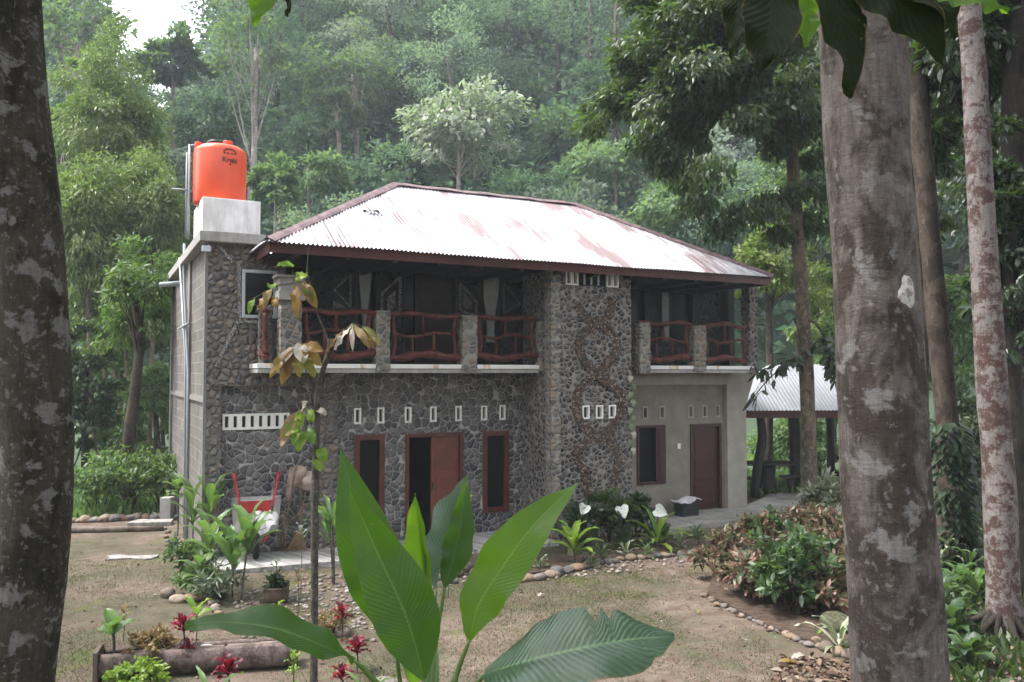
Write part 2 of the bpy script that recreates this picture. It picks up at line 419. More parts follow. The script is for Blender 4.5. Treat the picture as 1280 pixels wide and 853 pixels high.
leafmat('leaf_hill_lime', [(0.142, 0.214, 0.116), (0.184, 0.251, 0.144), (0.108, 0.171, 0.099)], 0.42, 0.75, 0.12)
leafmat('leaf_hill_dark', [(0.042, 0.062, 0.057), (0.059, 0.084, 0.072), (0.077, 0.102, 0.091)], 0.42, 0.75, 0.12)

def forestmat():
    m = M('forest_leaf', 0.75, 0.12)
    a = m.n('Attribute', {'attribute_name': 'tint'})
    ge = m.n('NewGeometry')
    c = m.mix(0.75, a.outputs['Color'], m.ramp(ge.outputs['Random Per Island'], [(0, 0.45), (1, 1.0)]), 'MULTIPLY')
    m.col(c)
    tr = m.n('BsdfTranslucent'); m.put(tr.inputs['Color'], m.mix(1.0, c, (1.0, 1.0, .75), 'MULTIPLY'))
    mx = m.n('MixShader', Fac=0.45)
    m.t.links.new(m.p.outputs[0], mx.inputs[1]); m.t.links.new(tr.outputs[0], mx.inputs[2])
    m.t.links.new(mx.outputs[0], m.out.inputs['Surface'])
    MAT['forest_leaf'] = m.m
forestmat()

def bigleafmat(name, top, under, rib, trans=0.4, veins=34.0, slant=0.35, vein_dark=0.8, rough=0.28, tcol=(0.20, 0.42, 0.02), spec=0.45):
    """uv: u 0..1 along the blade, v -1..1 across (stored 0..1)"""
    m = M(name, rough, spec)
    uv = m.n('TexCoord').outputs['UV']
    sp = m.n('SeparateXYZ', Vector=uv)
    vv = m.math('ABSOLUTE', m.math('SUBTRACT', sp.outputs['Y'], 0.5))
    ph = m.math('SUBTRACT', sp.outputs['X'], m.math('MULTIPLY', vv, slant))
    wob = m.noise(m.co(), 5, 3)
    sn = m.math('SINE', m.math('MULTIPLY', m.math('ADD', ph, m.math('MULTIPLY', wob, .05)), veins * 2 * PI))
    big = m.noise(m.co(), 6, 4)
    c = m.mix(m.ramp(big, [(0.3, 0.0), (0.75, 1.0)]), tuple(x * 0.8 for x in top), tuple(x * 1.15 for x in top))
    ge = m.n('NewGeometry')
    c = m.mix(ge.outputs['Backfacing'], c, under)
    vline = m.ramp(m.math('MULTIPLY_ADD', sn, 0.5, 0.5), [(0.0, vein_dark), (0.45, 1.0), (1.0, 1.0)])
    c = m.mix(1.0, c, vline, 'MULTIPLY')
    c = m.mix(m.ramp(vv, [(0.012, 1.0), (0.022, 0.0)]), c, rib)
    spots = m.noise(m.co(), 38, 2)
    c = m.mix(m.ramp(spots, [(0.72, 0.0), (0.75, 0.6)]), c, (0.22, 0.20, 0.06))
    nb = m.noise(m.co(), 24, 4, .65)
    ed = m.math('ADD', vv, m.math('MULTIPLY', m.math('SUBTRACT', nb, .5), .10))
    c = m.mix(m.ramp(ed, [(.478, 0), (.50, .8)]), c, (.13, .085, .03))
    bl = m.noise(m.co(), 9, 5, .7)
    c = m.mix(m.ramp(bl, [(.66, 0), (.72, .4)]), c, (.16, .17, .04))
    m.col(c)
    m.put(m.p.inputs['Roughness'], m.ramp(bl, [(.3, rough), (.7, rough + .25)]))
    m.bump(m.math('ADD', sn, m.math('MULTIPLY', bl, 4.0)), 0.2, 0.005)
    tr = m.n('BsdfTranslucent'); m.put(tr.inputs['Color'], m.mix(0.75, c, tcol))
    mx = m.n('MixShader', Fac=trans)
    m.t.links.new(m.p.outputs[0], mx.inputs[1]); m.t.links.new(tr.outputs[0], mx.inputs[2])
    m.t.links.new(mx.outputs[0], m.out.inputs['Surface'])
    MAT[name] = m.m
bigleafmat('helic_leaf', (0.06, 0.15, 0.010), (0.085, 0.18, 0.02), (0.15, 0.25, 0.05), 0.58, tcol=(0.26, 0.52, 0.02), vein_dark=0.94)  # brighter copy: light through the leaf is partly put into the colour
bigleafmat('helic_deep', (0.026, 0.078, 0.010), (0.05, 0.12, 0.02), (0.09, 0.17, 0.04), 0.42, tcol=(0.16, 0.38, 0.02), vein_dark=0.93)  # darker copy for leaves of the same plant that catch less light
bigleafmat('helic_glaucous', (0.04, 0.085, 0.04), (0.16, 0.22, 0.19), (0.08, 0.15, 0.06), 0.15, 30, vein_dark=0.6, tcol=(0.08, 0.2, 0.04), rough=0.2)
bigleafmat('canopy_shaded', (0.010, 0.018, 0.006), (0.012, 0.022, 0.007), (0.012, 0.022, 0.008), 0.2, 13, 0.5, 0.7, tcol=(0.03, 0.06, 0.006), rough=0.62, spec=0.15)  # hanging leaves in shade, the darkness put into the colour
bigleafmat('canopy_lit', (0.07, 0.15, 0.02), (0.10, 0.19, 0.03), (0.08, 0.15, 0.03), 0.55, 13, 0.5, 0.8)  # lit copy of the hanging leaf, brightness put into the colour

def groundmat():
    m = M('earth', 0.95, 0.15)
    v = m.co()
    n1 = m.noise(v, 0.55, 5, 0.6, 0.4)
    n2 = m.noise(v, 4.0, 6, 0.68)
    n3 = m.noise(v, 34.0, 4, 0.7)
    dirt = m.ramp(n2, [(0.28, (0.085, 0.06, 0.045)), (0.5, (0.165, 0.125, 0.098)), (0.72, (0.24, 0.195, 0.16))])
    moss = m.ramp(n2, [(0.3, (0.05, 0.048, 0.028)), (0.7, (0.135, 0.125, 0.08))])
    mk = m.math('ADD', n1, m.math('MULTIPLY', m.math('SUBTRACT', n2, 0.5), 0.5))
    c = m.mix(m.ramp(mk, [(0.44, 0.0), (0.55, 0.9)]), dirt, moss)
    green = m.noise(m.co((1, 1, 1)), 0.9, 4, 0.6, 0.3)
    c = m.mix(m.ramp(green, [(0.60, 0.0), (0.67, 0.6)]), c, (0.11, 0.13, 0.04))
    vo = m.n('TexVoronoi', Vector=v, Scale=26.0)
    peb = m.ramp(vo.outputs['Distance'], [(0.14, 1.0), (0.2, 0.0)])
    pebm = m.math('MULTIPLY', peb, m.ramp(m.noise(v, 1.3, 4), [(0.5, 0.0), (0.66, 0.8)]))
    c = m.mix(pebm, c, (0.30, 0.265, 0.24))
    c = m.mix(0.7, c, m.ramp(n3, [(0.28, 0.35), (0.72, 0.95)]), 'MULTIPLY')
    # forest floor beyond the clearing and on the hill
    sp = m.n('SeparateXYZ', Vector=v)
    far = m.ramp(m.math('DIVIDE', sp.outputs['Y'], 100), [(0.24, 0.0), (0.27, 1.0)])
    c = m.mix(far, c, (0.06, 0.09, 0.055))
    m.col(c)
    m.bump(m.math('ADD', m.math('MULTIPLY', n2, 0.7), m.math('MULTIPLY', n3, 0.35)), 0.7, 0.05)
    MAT['earth'] = m.m
groundmat()

# ------------------------------------------------------------------ object helpers
def tag(o, label=None, cat=None, group=None, kind=None):
    if label: o['label'] = label
    if cat: o['category'] = cat
    if group: o['group'] = group
    if kind: o['kind'] = kind
    return o
def thing(name, label, cat, loc=(0, 0, 0), rz=0.0, group=None):
    o = bpy.data.objects.new(name, None); C.objects.link(o)
    o.empty_display_size = 0.1
    o.location = loc; o.rotation_euler = (0, 0, rz)
    return tag(o, label, cat, group)
def copy_tree(o, parent=None):
    c = o.copy(); C.objects.link(c)
    if parent: c.parent = parent
    for ch in list(o.children):
        copy_tree(ch, c)
    return c

class MB:
    def __init__(self):
        self.v = []; self.f = []; self.uv = None
    def add(self, vs_, fs_):
        b = len(self.v)
        self.v.extend([tuple(x) for x in vs_])
        self.f.extend([tuple(b + i for i in f) for f in fs_])
        return b
    def box(self, x0, x1, y0, y1, z0, z1):
        self.add([(x0, y0, z0), (x1, y0, z0), (x1, y1, z0), (x0, y1, z0), (x0, y0, z1), (x1, y0, z1), (x1, y1, z1), (x0, y1, z1)],
                 [(0, 3, 2, 1), (4, 5, 6, 7), (0, 1, 5, 4), (1, 2, 6, 5), (2, 3, 7, 6), (3, 0, 4, 7)])
        return self
    def prism(self, pts, d):
        """polygon pts (3D) extruded by vector d"""
        n = len(pts)
        a = [tuple(p) for p in pts]; b = [tuple(Vector(p) + Vector(d)) for p in pts]
        self.add(a + b, [tuple(range(n))[::-1], tuple(range(n, 2 * n))] + [(i, (i + 1) % n, n + (i + 1) % n, n + i) for i in range(n)])
        return self
    def tube(self, pts, rad, n=8, lump=0.0, seed=0):
        pts = [Vector(p) for p in pts]
        if not isinstance(rad, (list, tuple)): rad = [rad] * len(pts)
        m = len(pts)
        up = Vector((0.31, 0.17, 0.93))
        t0 = (pts[1] - pts[0]).normalized()
        a = t0.orthogonal().normalized()
        vs_ = []
        for i, p in enumerate(pts):
            t = (pts[min(i + 1, m - 1)] - pts[max(i - 1, 0)]).normalized()
            a = (a - t * a.dot(t))
            a = a.normalized() if a.length > 1e-6 else t.orthogonal().normalized()
            b = t.cross(a)
            for k in range(n):
                th = 2 * PI * k / n
                r = rad[i]
                if lump:
                    r *= 1 + lump * noise.noise(Vector((math.cos(th) * 1.3 + seed, math.sin(th) * 1.3, i * 0.35 + seed)))
                vs_.append(p + (a * math.cos(th) + b * math.sin(th)) * r)
        fs_ = []
        for i in range(m - 1):
            for k in range(n):
                k2 = (k + 1) % n
                fs_.append((i * n + k, i * n + k2, (i + 1) * n + k2, (i + 1) * n + k))
        fs_.append(tuple(range(n))[::-1]); fs_.append(tuple((m - 1) * n + k for k in range(n)))
        self.add(vs_, fs_)
        return self
    def lathe(self, prof, c=(0, 0, 0), n=24):
        vs_ = []
        for r, z in prof:
            for k in range(n):
                th = 2 * PI * k / n
                vs_.append((c[0] + r * math.cos(th), c[1] + r * math.sin(th), c[2] + z))
        m = len(prof); fs_ = []
        for i in range(m - 1):
            for k in range(n):
                k2 = (k + 1) % n
                fs_.append((i * n + k, i * n + k2, (i + 1) * n + k2, (i + 1) * n + k))
        fs_.append(tuple(range(n))[::-1]); fs_.append(tuple((m - 1) * n + k for k in range(n)))
        self.add(vs_, fs_)
        return self
    def lumpbox(self, x0, x1, y0, y1, z0, z1, step=0.06, amp=0.025, seed=0.0):
        """box with cobbled, uneven faces"""
        def grid(o, a, b, na, nb, out):
            vs_ = []; fs_ = []
            for i in range(na + 1):
                for j in range(nb + 1):
                    p = Vector(o) + Vector(a) * (i / na) + Vector(b) * (j / nb)
                    q = p * 9.0 + Vector((seed, seed * 2, 0))
                    d = noise.noise(q) * amp + noise.noise(q * 2.3) * amp * 0.4
                    c_ = Vector(((x0 + x1) / 2, (y0 + y1) / 2, p.z))
                    rad = (p - c_); rad.z = 0
                    vs_.append(p + rad.normalized() * d if rad.length > 1e-5 else p)
            for i in range(na):
                for j in range(nb):
                    k = i * (nb + 1) + j
                    fs_.append((k, k + nb + 1, k + nb + 2, k + 1))
            self.add(vs_, fs_)
        nx = max(2, round((x1 - x0) / step)); ny = max(2, round((y1 - y0) / step)); nz = max(2, round((z1 - z0) / step))
        X, Y, Z = (x1 - x0, 0, 0), (0, y1 - y0, 0), (0, 0, z1 - z0)
        grid((x0, y0, z0), X, Z, nx, nz, 0); grid((x1, y0, z0), Y, Z, ny, nz, 0)
        grid((x1, y1, z0), (x0 - x1, 0, 0), Z, nx, nz, 0); grid((x0, y1, z0), (0, y0 - y1, 0), Z, ny, nz, 0)
        grid((x0, y0, z1), X, Y, nx, ny, 0)
        return self
    def mesh(self, name, mat, smooth=False):
        me = bpy.data.meshes.new(name)
        me.from_pydata(self.v, [], self.f)
        if mat: me.materials.append(MAT[mat] if isinstance(mat, str) else mat)
        if smooth: me.polygons.foreach_set('use_smooth', [True] * len(me.polygons))
        if self.uv is not None:
            ul = me.uv_layers.new(name='UVMap')
            li = np.zeros(len(me.loops), dtype=np.int32)
            me.loops.foreach_get('vertex_index', li)
            ul.data.foreach_set('uv', np.array(self.uv, dtype=np.float32)[li].ravel())
        me.update()
        return me
    def build(self, name, mat, parent=None, smooth=False, bevel=0.0):
        o = bpy.data.objects.new(name, self.mesh(name, mat, smooth)); C.objects.link(o)
        if parent: o.parent = parent
        if bevel:
            b = o.modifiers.new('bevel', 'BEVEL'); b.width = bevel; b.segments = 2; b.limit_method = 'ANGLE'; b.harden_normals = False
        return o

def wall(mb, s0, s1, t0, t1, z0, z1, holes=()):
    """wall slab with rectangular openings (s0,s1,z0,z1), only outer and reveal faces"""
    xs = sorted({s0, s1, *[h for H in holes for h in H[:2]]}); zs = sorted({z0, z1, *[h for H in holes for h in H[2:]]})
    xs = [x for x in xs if s0 <= x <= s1]; zs = [z for z in zs if z0 <= z <= z1]
    def solid(i, j):
        if i < 0 or j < 0 or i >= len(xs) - 1 or j >= len(zs) - 1: return False
        cx, cz = (xs[i] + xs[i + 1]) / 2, (zs[j] + zs[j + 1]) / 2
        return not any(h[0] < cx < h[1] and h[2] < cz < h[3] for h in holes)
    for i in range(len(xs) - 1):
        for j in range(len(zs) - 1):
            if not solid(i, j): continue
            a, b, c, d = xs[i], xs[i + 1], zs[j], zs[j + 1]
            mb.add([(a, t0, c), (b, t0, c), (b, t0, d), (a, t0, d)], [(0, 1, 2, 3)])
            mb.add([(a, t1, c), (b, t1, c), (b, t1, d), (a, t1, d)], [(3, 2, 1, 0)])
            if not solid(i - 1, j): mb.add([(a, t0, c), (a, t1, c), (a, t1, d), (a, t0, d)], [(3, 2, 1, 0)])
            if not solid(i + 1, j): mb.add([(b, t0, c), (b, t1, c), (b, t1, d), (b, t0, d)], [(0, 1, 2, 3)])
            if not solid(i, j - 1): mb.add([(a, t0, c), (b, t0, c), (b, t1, c), (a, t1, c)], [(3, 2, 1, 0)])
            if not solid(i, j + 1): mb.add([(a, t0, d), (b, t0, d), (b, t1, d), (a, t1, d)], [(0, 1, 2, 3)])
    return mb

def catmull(P, per=6):
    P = [Vector(p) for p in P]
    if len(P) < 3:
        return [P[0].lerp(P[-1], i / per) for i in range(per + 1)]
    Q = [P[0] * 2 - P[1]] + P + [P[-1] * 2 - P[-2]]
    out = []
    for i in range(1, len(Q) - 2):
        p0, p1, p2, p3 = Q[i - 1:i + 3]
        for k in range(per):
            t = k / per
            out.append(0.5 * ((2 * p1) + (p2 - p0) * t + (2 * p0 - 5 * p1 + 4 * p2 - p3) * t * t + (3 * p1 - p0 - 3 * p2 + p3) * t ** 3))
    out.append(P[-1])
    return out
def lerp_list(L, k):
    x = k * (len(L) - 1); i = min(int(x), len(L) - 2)
    return L[i] + (L[i + 1] - L[i]) * (x - i)

# ---- leaf batches (numpy)
def unit(a):
    return a / np.maximum(np.linalg.norm(a, axis=1, keepdims=True), 1e-9)
class Leaves:
    def __init__(self):
        self.V = []; self.L = []; self.T = []; self.nv = 0; self.tint = []
    def add(self, P, D, N, L, W, kind='q', fold=0.25, droop=0.1, tint=None):
        n = len(P)
        if n == 0: return
        D = unit(D); S = unit(np.cross(D, N)); U = np.cross(S, D)
        L = np.broadcast_to(np.asarray(L, float), (n,))[:, None]; W = np.broadcast_to(np.asarray(W, float), (n,))[:, None]
        if kind == 'q':
            v = np.stack([P, P + D * L * .5 + S * W * .5 + U * W * fold * .5, P + D * L - U * L * droop, P + D * L * .5 - S * W * .5 + U * W * fold * .5], 1)
            loops = np.array([0, 1, 2, 3]); tot = np.array([4])
        else:
            M1 = P + D * L * .33; M2 = P + D * L * .68 - U * L * droop * .4; T = P + D * L - U * L * droop
            up = U * W * fold * .5
            v = np.stack([P, M1, M2, T, M1 + S * W * .48 + up, M2 + S * W * .40 + up * .8, M1 - S * W * .48 + up, M2 - S * W * .40 + up * .8], 1)
            loops = np.array([0, 4, 1, 0, 1, 6, 1, 4, 5, 2, 1, 2, 7, 6, 2, 5, 3, 2, 3, 7]); tot = np.array([3, 3, 4, 4, 3, 3])
        k = v.shape[1]
        self.V.append(v.reshape(-1, 3))
        self.L.append((loops[None, :] + (np.arange(n) * k)[:, None] + self.nv).ravel())
        self.T.append(np.tile(tot, n))
        self.nv += n * k
        if tint is not None:
            self.tint.append(np.repeat(np.asarray(tint, float).reshape(-1, 3) if np.ndim(tint) == 2 else np.tile(tint, (n, 1)), k, 0))
    def mesh(self, name, mat, off=None):
        V = np.concatenate(self.V); Lp = np.concatenate(self.L).astype(np.int32); T = np.concatenate(self.T).astype(np.int32)
        if off is not None: V = V - np.array(off)[None, :]
        me = bpy.data.meshes.new(name)
        me.vertices.add(len(V)); me.vertices.foreach_set('co', V.astype(np.float32).ravel())
        me.loops.add(len(Lp)); me.loops.foreach_set('vertex_index', Lp)
        me.polygons.add(len(T))
        st_ = np.concatenate([[0], np.cumsum(T)[:-1]]).astype(np.int32)
        me.polygons.foreach_set('loop_start', st_)
        try: me.polygons.foreach_set('loop_total', T)
        except Exception: pass
        if self.tint:
            a = me.attributes.new('tint', 'FLOAT_COLOR', 'POINT')
            tc = np.concatenate(self.tint); tc = np.concatenate([tc, np.ones((len(tc), 1))], 1)
            a.data.foreach_set('color', tc.astype(np.float32).ravel())
        me.update(calc_edges=True)
        me.materials.append(MAT[mat])
        return me
    def build(self, name, mat, parent=None, off=None):
        o = bpy.data.objects.new(name, self.mesh(name, mat, off)); C.objects.link(o)
        if parent: o.parent = parent
        return o

def clumps(c, r, n, inner=0.45, flat_bottom=0.5, seed=0):
    """irregular clump centres in an ellipsoid"""
    out = []
    rg = np.random.default_rng(seed)
    sx = rg.uniform(0, 50)
    while len(out) < n:
        d = rg.normal(size=3); d /= np.linalg.norm(d)
        if d[2] < -flat_bottom and rg.random() < 0.8: continue
        k = rg.uniform(inner, 1.0) * (1.0 + 0.38 * noise.noise(Vector(d * 1.6) + Vector((sx, 0, 0))))
        out.append(np.array(c) + d * np.array(r) * k)
    return np.array(out)
def leaf_clumps(B, cs, cr, nper, L, W, centre, rg, kind='q', up=0.7, droop=0.35, flat=0.6, tint=None, out=0.7):
    n = len(cs) * nper
    cc = np.repeat(cs, nper, 0)
    crr = np.repeat(np.broadcast_to(np.asarray(cr, float), (len(cs),)), nper)[:, None]
    d = unit(rg.normal(size=(n, 3))) * (rg.random((n, 1)) ** 0.5)
    P = cc + d * crr * np.array([1, 1, flat])
    o = unit(P - np.array(centre)[None, :])
    D = o * out + rg.normal(size=(n, 3)) * 0.55 + np.array([0, 0, -droop])
    N = rg.normal(size=(n, 3)) * 0.45 + np.array([0, 0, up]) + o * 0.35
    k = rg.uniform(0.65, 1.25, n)
    B.add(P, D, N, L * k, W * k, kind, tint=tint)

def tree(name, label, cat, base, path, rads, cc, cr, ncl, clr, nper, L, W, leaf, barkm, group=None, seed=1, nlimb=9, kind='q', droop=0.35,
         inner=0.4, flat=0.6, tn=10, extra=(), up=0.7, limb_r=0.35, lump=0.12, limb_k=(.55, .97)):
    base = Vector(base)
    root = thing(name, label, cat, base, 0, group)
    rg = np.random.default_rng(seed)
    mb = MB()
    pts = [Vector(p) - base for p in path]
    cp = catmull(pts, 5)
    rr = [lerp_list(rads, i / (len(cp) - 1)) for i in range(len(cp))]
    mb.tube(cp, rr, tn, lump, seed)
    cs = clumps(np.array(cc), np.array(cr), ncl, inner, seed=seed) if ncl else np.zeros((0, 3))
    if len(extra): cs = np.concatenate([cs, np.array(extra)]) if len(cs) else np.array(extra)
    pick = rg.permutation(len(cs))[:nlimb]
    for i in pick:
        e = Vector(cs[i]) - base
        k = rg.uniform(*limb_k)
        s_ = lerp_list(cp, k)
        mid = s_.lerp(e, 0.5) + Vector((0, 0, -0.08 * (e - s_).length + rg.uniform(-.1, .25) * (e - s_).length * .5))
        r0 = lerp_list(rr, k) * limb_r * rg.uniform(.7, 1.3)
        lp = catmull([s_, mid, e], 4)
        mb.tube(lp, [r0 * (1 - .8 * j / (len(lp) - 1)) for j in range(len(lp))], 5)
    mb.build('trunk', barkm, root, True)
    if len(cs):
        B = Leaves()
        leaf_clumps(B, cs, rg.uniform(.7, 1.3, len(cs)) * clr, nper, L, W, cc, rg, kind, droop=droop, flat=flat, up=up)
        B.build('crown', leaf, root, base)
    return root

def shrub(name, label, cat, base, r, h, n, L, W, leaf, group=None, seed=1, kind='o', stems=7, stemm='bark_brown', up=0.6, droop=0.2, out=0.7, lift=0.35):
    base = Vector(base)
    root = thing(name, label, cat, base, 0, group)
    rg = np.random.default_rng(seed)
    B = Leaves(); mb = MB()
    cs = clumps((0, 0, h * (0.5 + lift * .35)), (r, r, h * 0.5), max(6, n // 22), 0.4, seed=seed)
    cs[:, 2] = np.maximum(cs[:, 2], h * 0.12)
    leaf_clumps(B, cs, r * .30, max(6, n // len(cs)), L, W, (0, 0, h * .25), rg, kind, up=up, droop=droop, out=out)
    for i in rg.permutation(len(cs))[:stems]:
        e = Vector(cs[i])
        s_ = Vector((e.x * .15, e.y * .15, -0.02))
        mb.tube(catmull([s_, s_.lerp(e, .5) + Vector((0, 0, .1 * h)), e], 4), [0.012 + .004 * h] * 3 + [0.009] * 3 + [0.006] * 3, 5)
    B.build('leaves', leaf, root)
    mb.build('stems', stemm, root, True)
    return root

# ---- large single leaves with a midrib, built as bent surfaces
def blade(mb, pts, width, nrm, prof=None, fold=0.25, wave=0.03, across=4, per=6, seed=0, tears=(), curl=0.0, skew=None):
    """pts: midrib points, width: full width, nrm: hint of the upper-side normal; appends into mb with uv"""
    cp = catmull(pts, per)
    m = len(cp)
    if mb.uv is None: mb.uv = []
    prof = prof or [0.05, 0.55, 0.9, 1.0, 0.92, 0.66, 0.02]
    nrm = Vector(nrm)
    vs_ = []
    for i, p in enumerate(cp):
        k = i / (m - 1)
        t = (cp[min(i + 1, m - 1)] - cp[max(i - 1, 0)]).normalized()
        nn = lerp_list(skew, k) if skew else nrm
        s_ = t.cross(nn).normalized(); u_ = s_.cross(t).normalized()
        w = width * lerp_list(prof, k) * 0.5
        for j in range(-across, across + 1):
            a = j / across
            wz = noise.noise(Vector((k * 7 + seed, math.copysign(1.7, a), seed))) * wave * abs(a) * 2
            ww = w
            for (k0, kw, side, depth_) in tears:
                if side * a > 0 and abs(k - k0) < kw: ww = w * (1 - depth_ * (1 - abs(k - k0) / kw))
            lift = fold * abs(a) * ww - curl * a * a * ww
            vs_.append(p + s_ * (a * ww) + u_ * (lift + wz))
            mb.uv.append((k, 0.5 + a * 0.5))
    q = 2 * across + 1
    mb.add(vs_, [(i * q + j, i * q + j + 1, (i + 1) * q + j + 1, (i + 1) * q + j) for i in range(m - 1) for j in range(q - 1)])
    return mb

def strap_plant(name, label, cat, base, h_stem, nleaf, L, W, leaf, group=None, seed=1, spread=0.9, stemm='stem_bark', stem_r=0.015, nst=1, arch=0.35, taper=None, z_spread=0.12):
    """a rosette or cane plant of long arched leaves"""
    base = Vector(base)
    root = thing(name, label, cat, base, 0, group)
    rg = random.Random(seed)
    mb = MB(); sb = MB()
    for k in range(nst):
        ox, oy = (rg.uniform(-.12, .12), rg.uniform(-.12, .12)) if nst > 1 else (0, 0)
        hs = h_stem * rg.uniform(.75, 1.1) if nst > 1 else h_stem
        top = Vector((ox * 1.8, oy * 1.8, hs))
        if hs > 0.03:
            sb.tube(catmull([Vector((ox, oy, -.03)), Vector((ox * 1.3 + .01, oy * 1.3, hs * .5)), top], 3), stem_r, 6)
        for i in range(nleaf):
            az = 2.4 * i + rg.uniform(-.3, .3) + k
            f = (i + 0.5) / nleaf
            el = (1.35 - 1.15 * f * spread) + rg.uniform(-.12, .12)
            l = L * rg.uniform(.75, 1.1) * (0.75 + .25 * math.sin(PI * min(1, .25 + f * .75)))
            b = top - Vector((0, 0, z_spread * f * rg.uniform(.7, 1.2)))
            hd = Vector((math.cos(az), math.sin(az), 0))
            d0 = hd * math.cos(el) + Vector((0, 0, math.sin(el)))
            p1 = b + d0 * l * .45
            d1 = hd * math.cos(el - arch) + Vector((0, 0, math.sin(el - arch)))
            p2 = p1 + d1 * l * .35
            d2 = hd * math.cos(el - arch * 2.4) + Vector((0, 0, math.sin(el - arch * 2.4)))
            p3 = p2 + d2 * l * .25
            nh = Vector((-hd.x * math.sin(el), -hd.y * math.sin(el), math.cos(el)))
            blade(mb, [b, p1, p2, p3], W * rg.uniform(.8, 1.15), nh, taper or [0.18, .5, .95, 1, .8, .45, .02], fold=.35, wave=.015, across=2, per=3, seed=rg.random() * 9)
    o = mb.build('leaves', leaf, root, True)
    if sb.v: sb.build('stem', stemm, root, True)
    return root

# rocks
ROCKS = []
def rock_mesh(seed, mat):
    import bmesh
    bm = bmesh.new()
    bmesh.ops.create_icosphere(bm, subdivisions=3, radius=1.0)
    for v in bm.verts:
        p = v.co.copy()
        v.co *= 1 + 0.22 * noise.noise(p * 0.9 + Vector((seed * 3.1, 0, 0))) + 0.08 * noise.noise(p * 2.3 + Vector((0, seed, 0)))
        v.co.z *= 0.68
    me = bpy.data.meshes.new('rock'); bm.to_mesh(me); bm.free()
    me.polygons.foreach_set('use_smooth', [True] * len(me.polygons))
    me.materials.append(MAT[mat])
    return me
for i in range(8):
    ROCKS.append(rock_mesh(i + 1, 'river_rock' if i % 3 else 'buff_rock'))
def rock(name, label, p, sx, group=None, cat='stone', seed=None, sz=None, mesh=None, sink=0.3):
    r = rnd
    o = bpy.data.objects.new(name, mesh or ROCKS[r.randrange(8)]); C.objects.link(o)
    s = (sx * r.uniform(.85, 1.2), sx * r.uniform(.75, 1.05), sx * r.uniform(.75, 1.1) if sz is None else sz)
    o.scale = s
    o.rotation_euler = (r.uniform(-.2, .2), r.uniform(-.2, .2), r.uniform(0, 6.28))
    o.location = Vector(p) + Vector((0, 0, s[2] * .68 * (1 - sink) * .8))
    return tag(o, label, cat, group)

# ================================================================== SETTING: terrain
def hill_z(x, y):
    a = x / max(y, 1)
    t = y - 36 + 4 * noise.noise(Vector((x * .04, 3.3, 0)))
    h = 0.82 * max(0.0, t)
    h = h * (1 + 0.10 * noise.noise(Vector((x * .03, y * .03, 1.0))))
    dip = math.exp(-((a + 0.44) / 0.12) ** 2)
    cap = 88 - 68 * dip
    h = min(h, cap + 3 * noise.noise(Vector((x * .05, y * .05, 7))))
    return h
def ground_z(x, y):
    z = 0.05 * noise.noise(Vector((x * .35, y * .35, 0.4))) * min(1, max(0, abs(y - 9) / 3) * .3 + .35)
    # the bank the photographer stands on
    k = min(1, max(0, (6.4 - y) / 4.2)); z += 1.5 * k * k * (3 - 2 * k)
    if y > 30: z += hill_z(x, y)
    return z - 0.02
def terrain():
    mb = MB()
    ys = list(np.arange(-12, 2, 2.0)) + list(np.arange(2, 22, 0.4)) + list(np.arange(22, 40, 1.5)) + list(np.arange(40, 190, 5.0))
    nx = 130
    for y in ys:
        w = 22 + max(0, y) * 1.15
        for i in range(nx + 1):
            x = -w + 2 * w * i / nx
            mb.v.append((x, y, ground_z(x, y)))
    for j in range(len(ys) - 1):
        for i in range(nx):
            k = j * (nx + 1) + i
            mb.f.append((k, k + 1, k + nx + 2, k + nx + 1))
    o = mb.build('ground', 'earth', None, True)
    tag(o, kind='structure')
terrain()

def sheet(name, pts, z, mat, thick=0.12):
    mb = MB(); mb.prism([(p[0], p[1], z - thick) for p in pts], (0, 0, thick))
    return tag(mb.build(name, mat), kind='structure')
# mosaic terrace before the stone front, and the concrete walk before the cream wing and the pavilion
T0 = [hw(0.10, -1.0, 0), hw(6.05, -1.55, 0), hw(6.05, 0.05, 0), hw(0.10, 0.05, 0)]
sheet('terrace', T0, 0.06, 'terrace_mosaic')
T1 = [hw(7.96, -1.55, 0), hw(12.6, -1.05, 0), g(1050, 640), g(1130, 612), g(1000, 598), hw(13.2, 0.7, 0), hw(12.05, 0.04, 0), hw(7.96, 0.04, 0)]
sheet('walkway', T1, 0.07, 'terrace_concrete')

# ================================================================== HOUSE
house = thing('stone_house', 'two storey house faced with river stones under a rusty white corrugated hip roof', 'house', HP, TH)
EAVE_Z, W_HIP = 5.30, 3.15
ES0, ES1, ET = 0.72, 11.5, -1.5
RT = ET + W_HIP
RZ = EAVE_Z + 1.87
BT = ET + 2 * W_HIP       # back eave 4.8

# lower main wall
holes = []
win1, win2, dr = (2.59, 3.17, 0.42, 2.06), (5.20, 5.78, 0.43, 2.05), (3.58, 4.78, 0.06, 2.05)
vent_s = [2.66, 3.16, 3.75, 4.28, 4.83, 5.40, 5.82]
vent_s = []
for px in (447, 476, 510, 541.5, 573, 605, 628):
    s_, z_ = st(px, 518, 0); vent_s.append(s_)
VZ = st(540, 518, 0)[1]
vh = [(s_ - .068, s_ + .068, VZ - .15, VZ + .15) for s_ in vent_s]
mb = MB(); wall(mb, 2.25, 6.12, 0, 0.22, 0, 3.20, [win1, win2, dr] + vh)
mb.build('front_wall', 'dark_fieldstone', house)
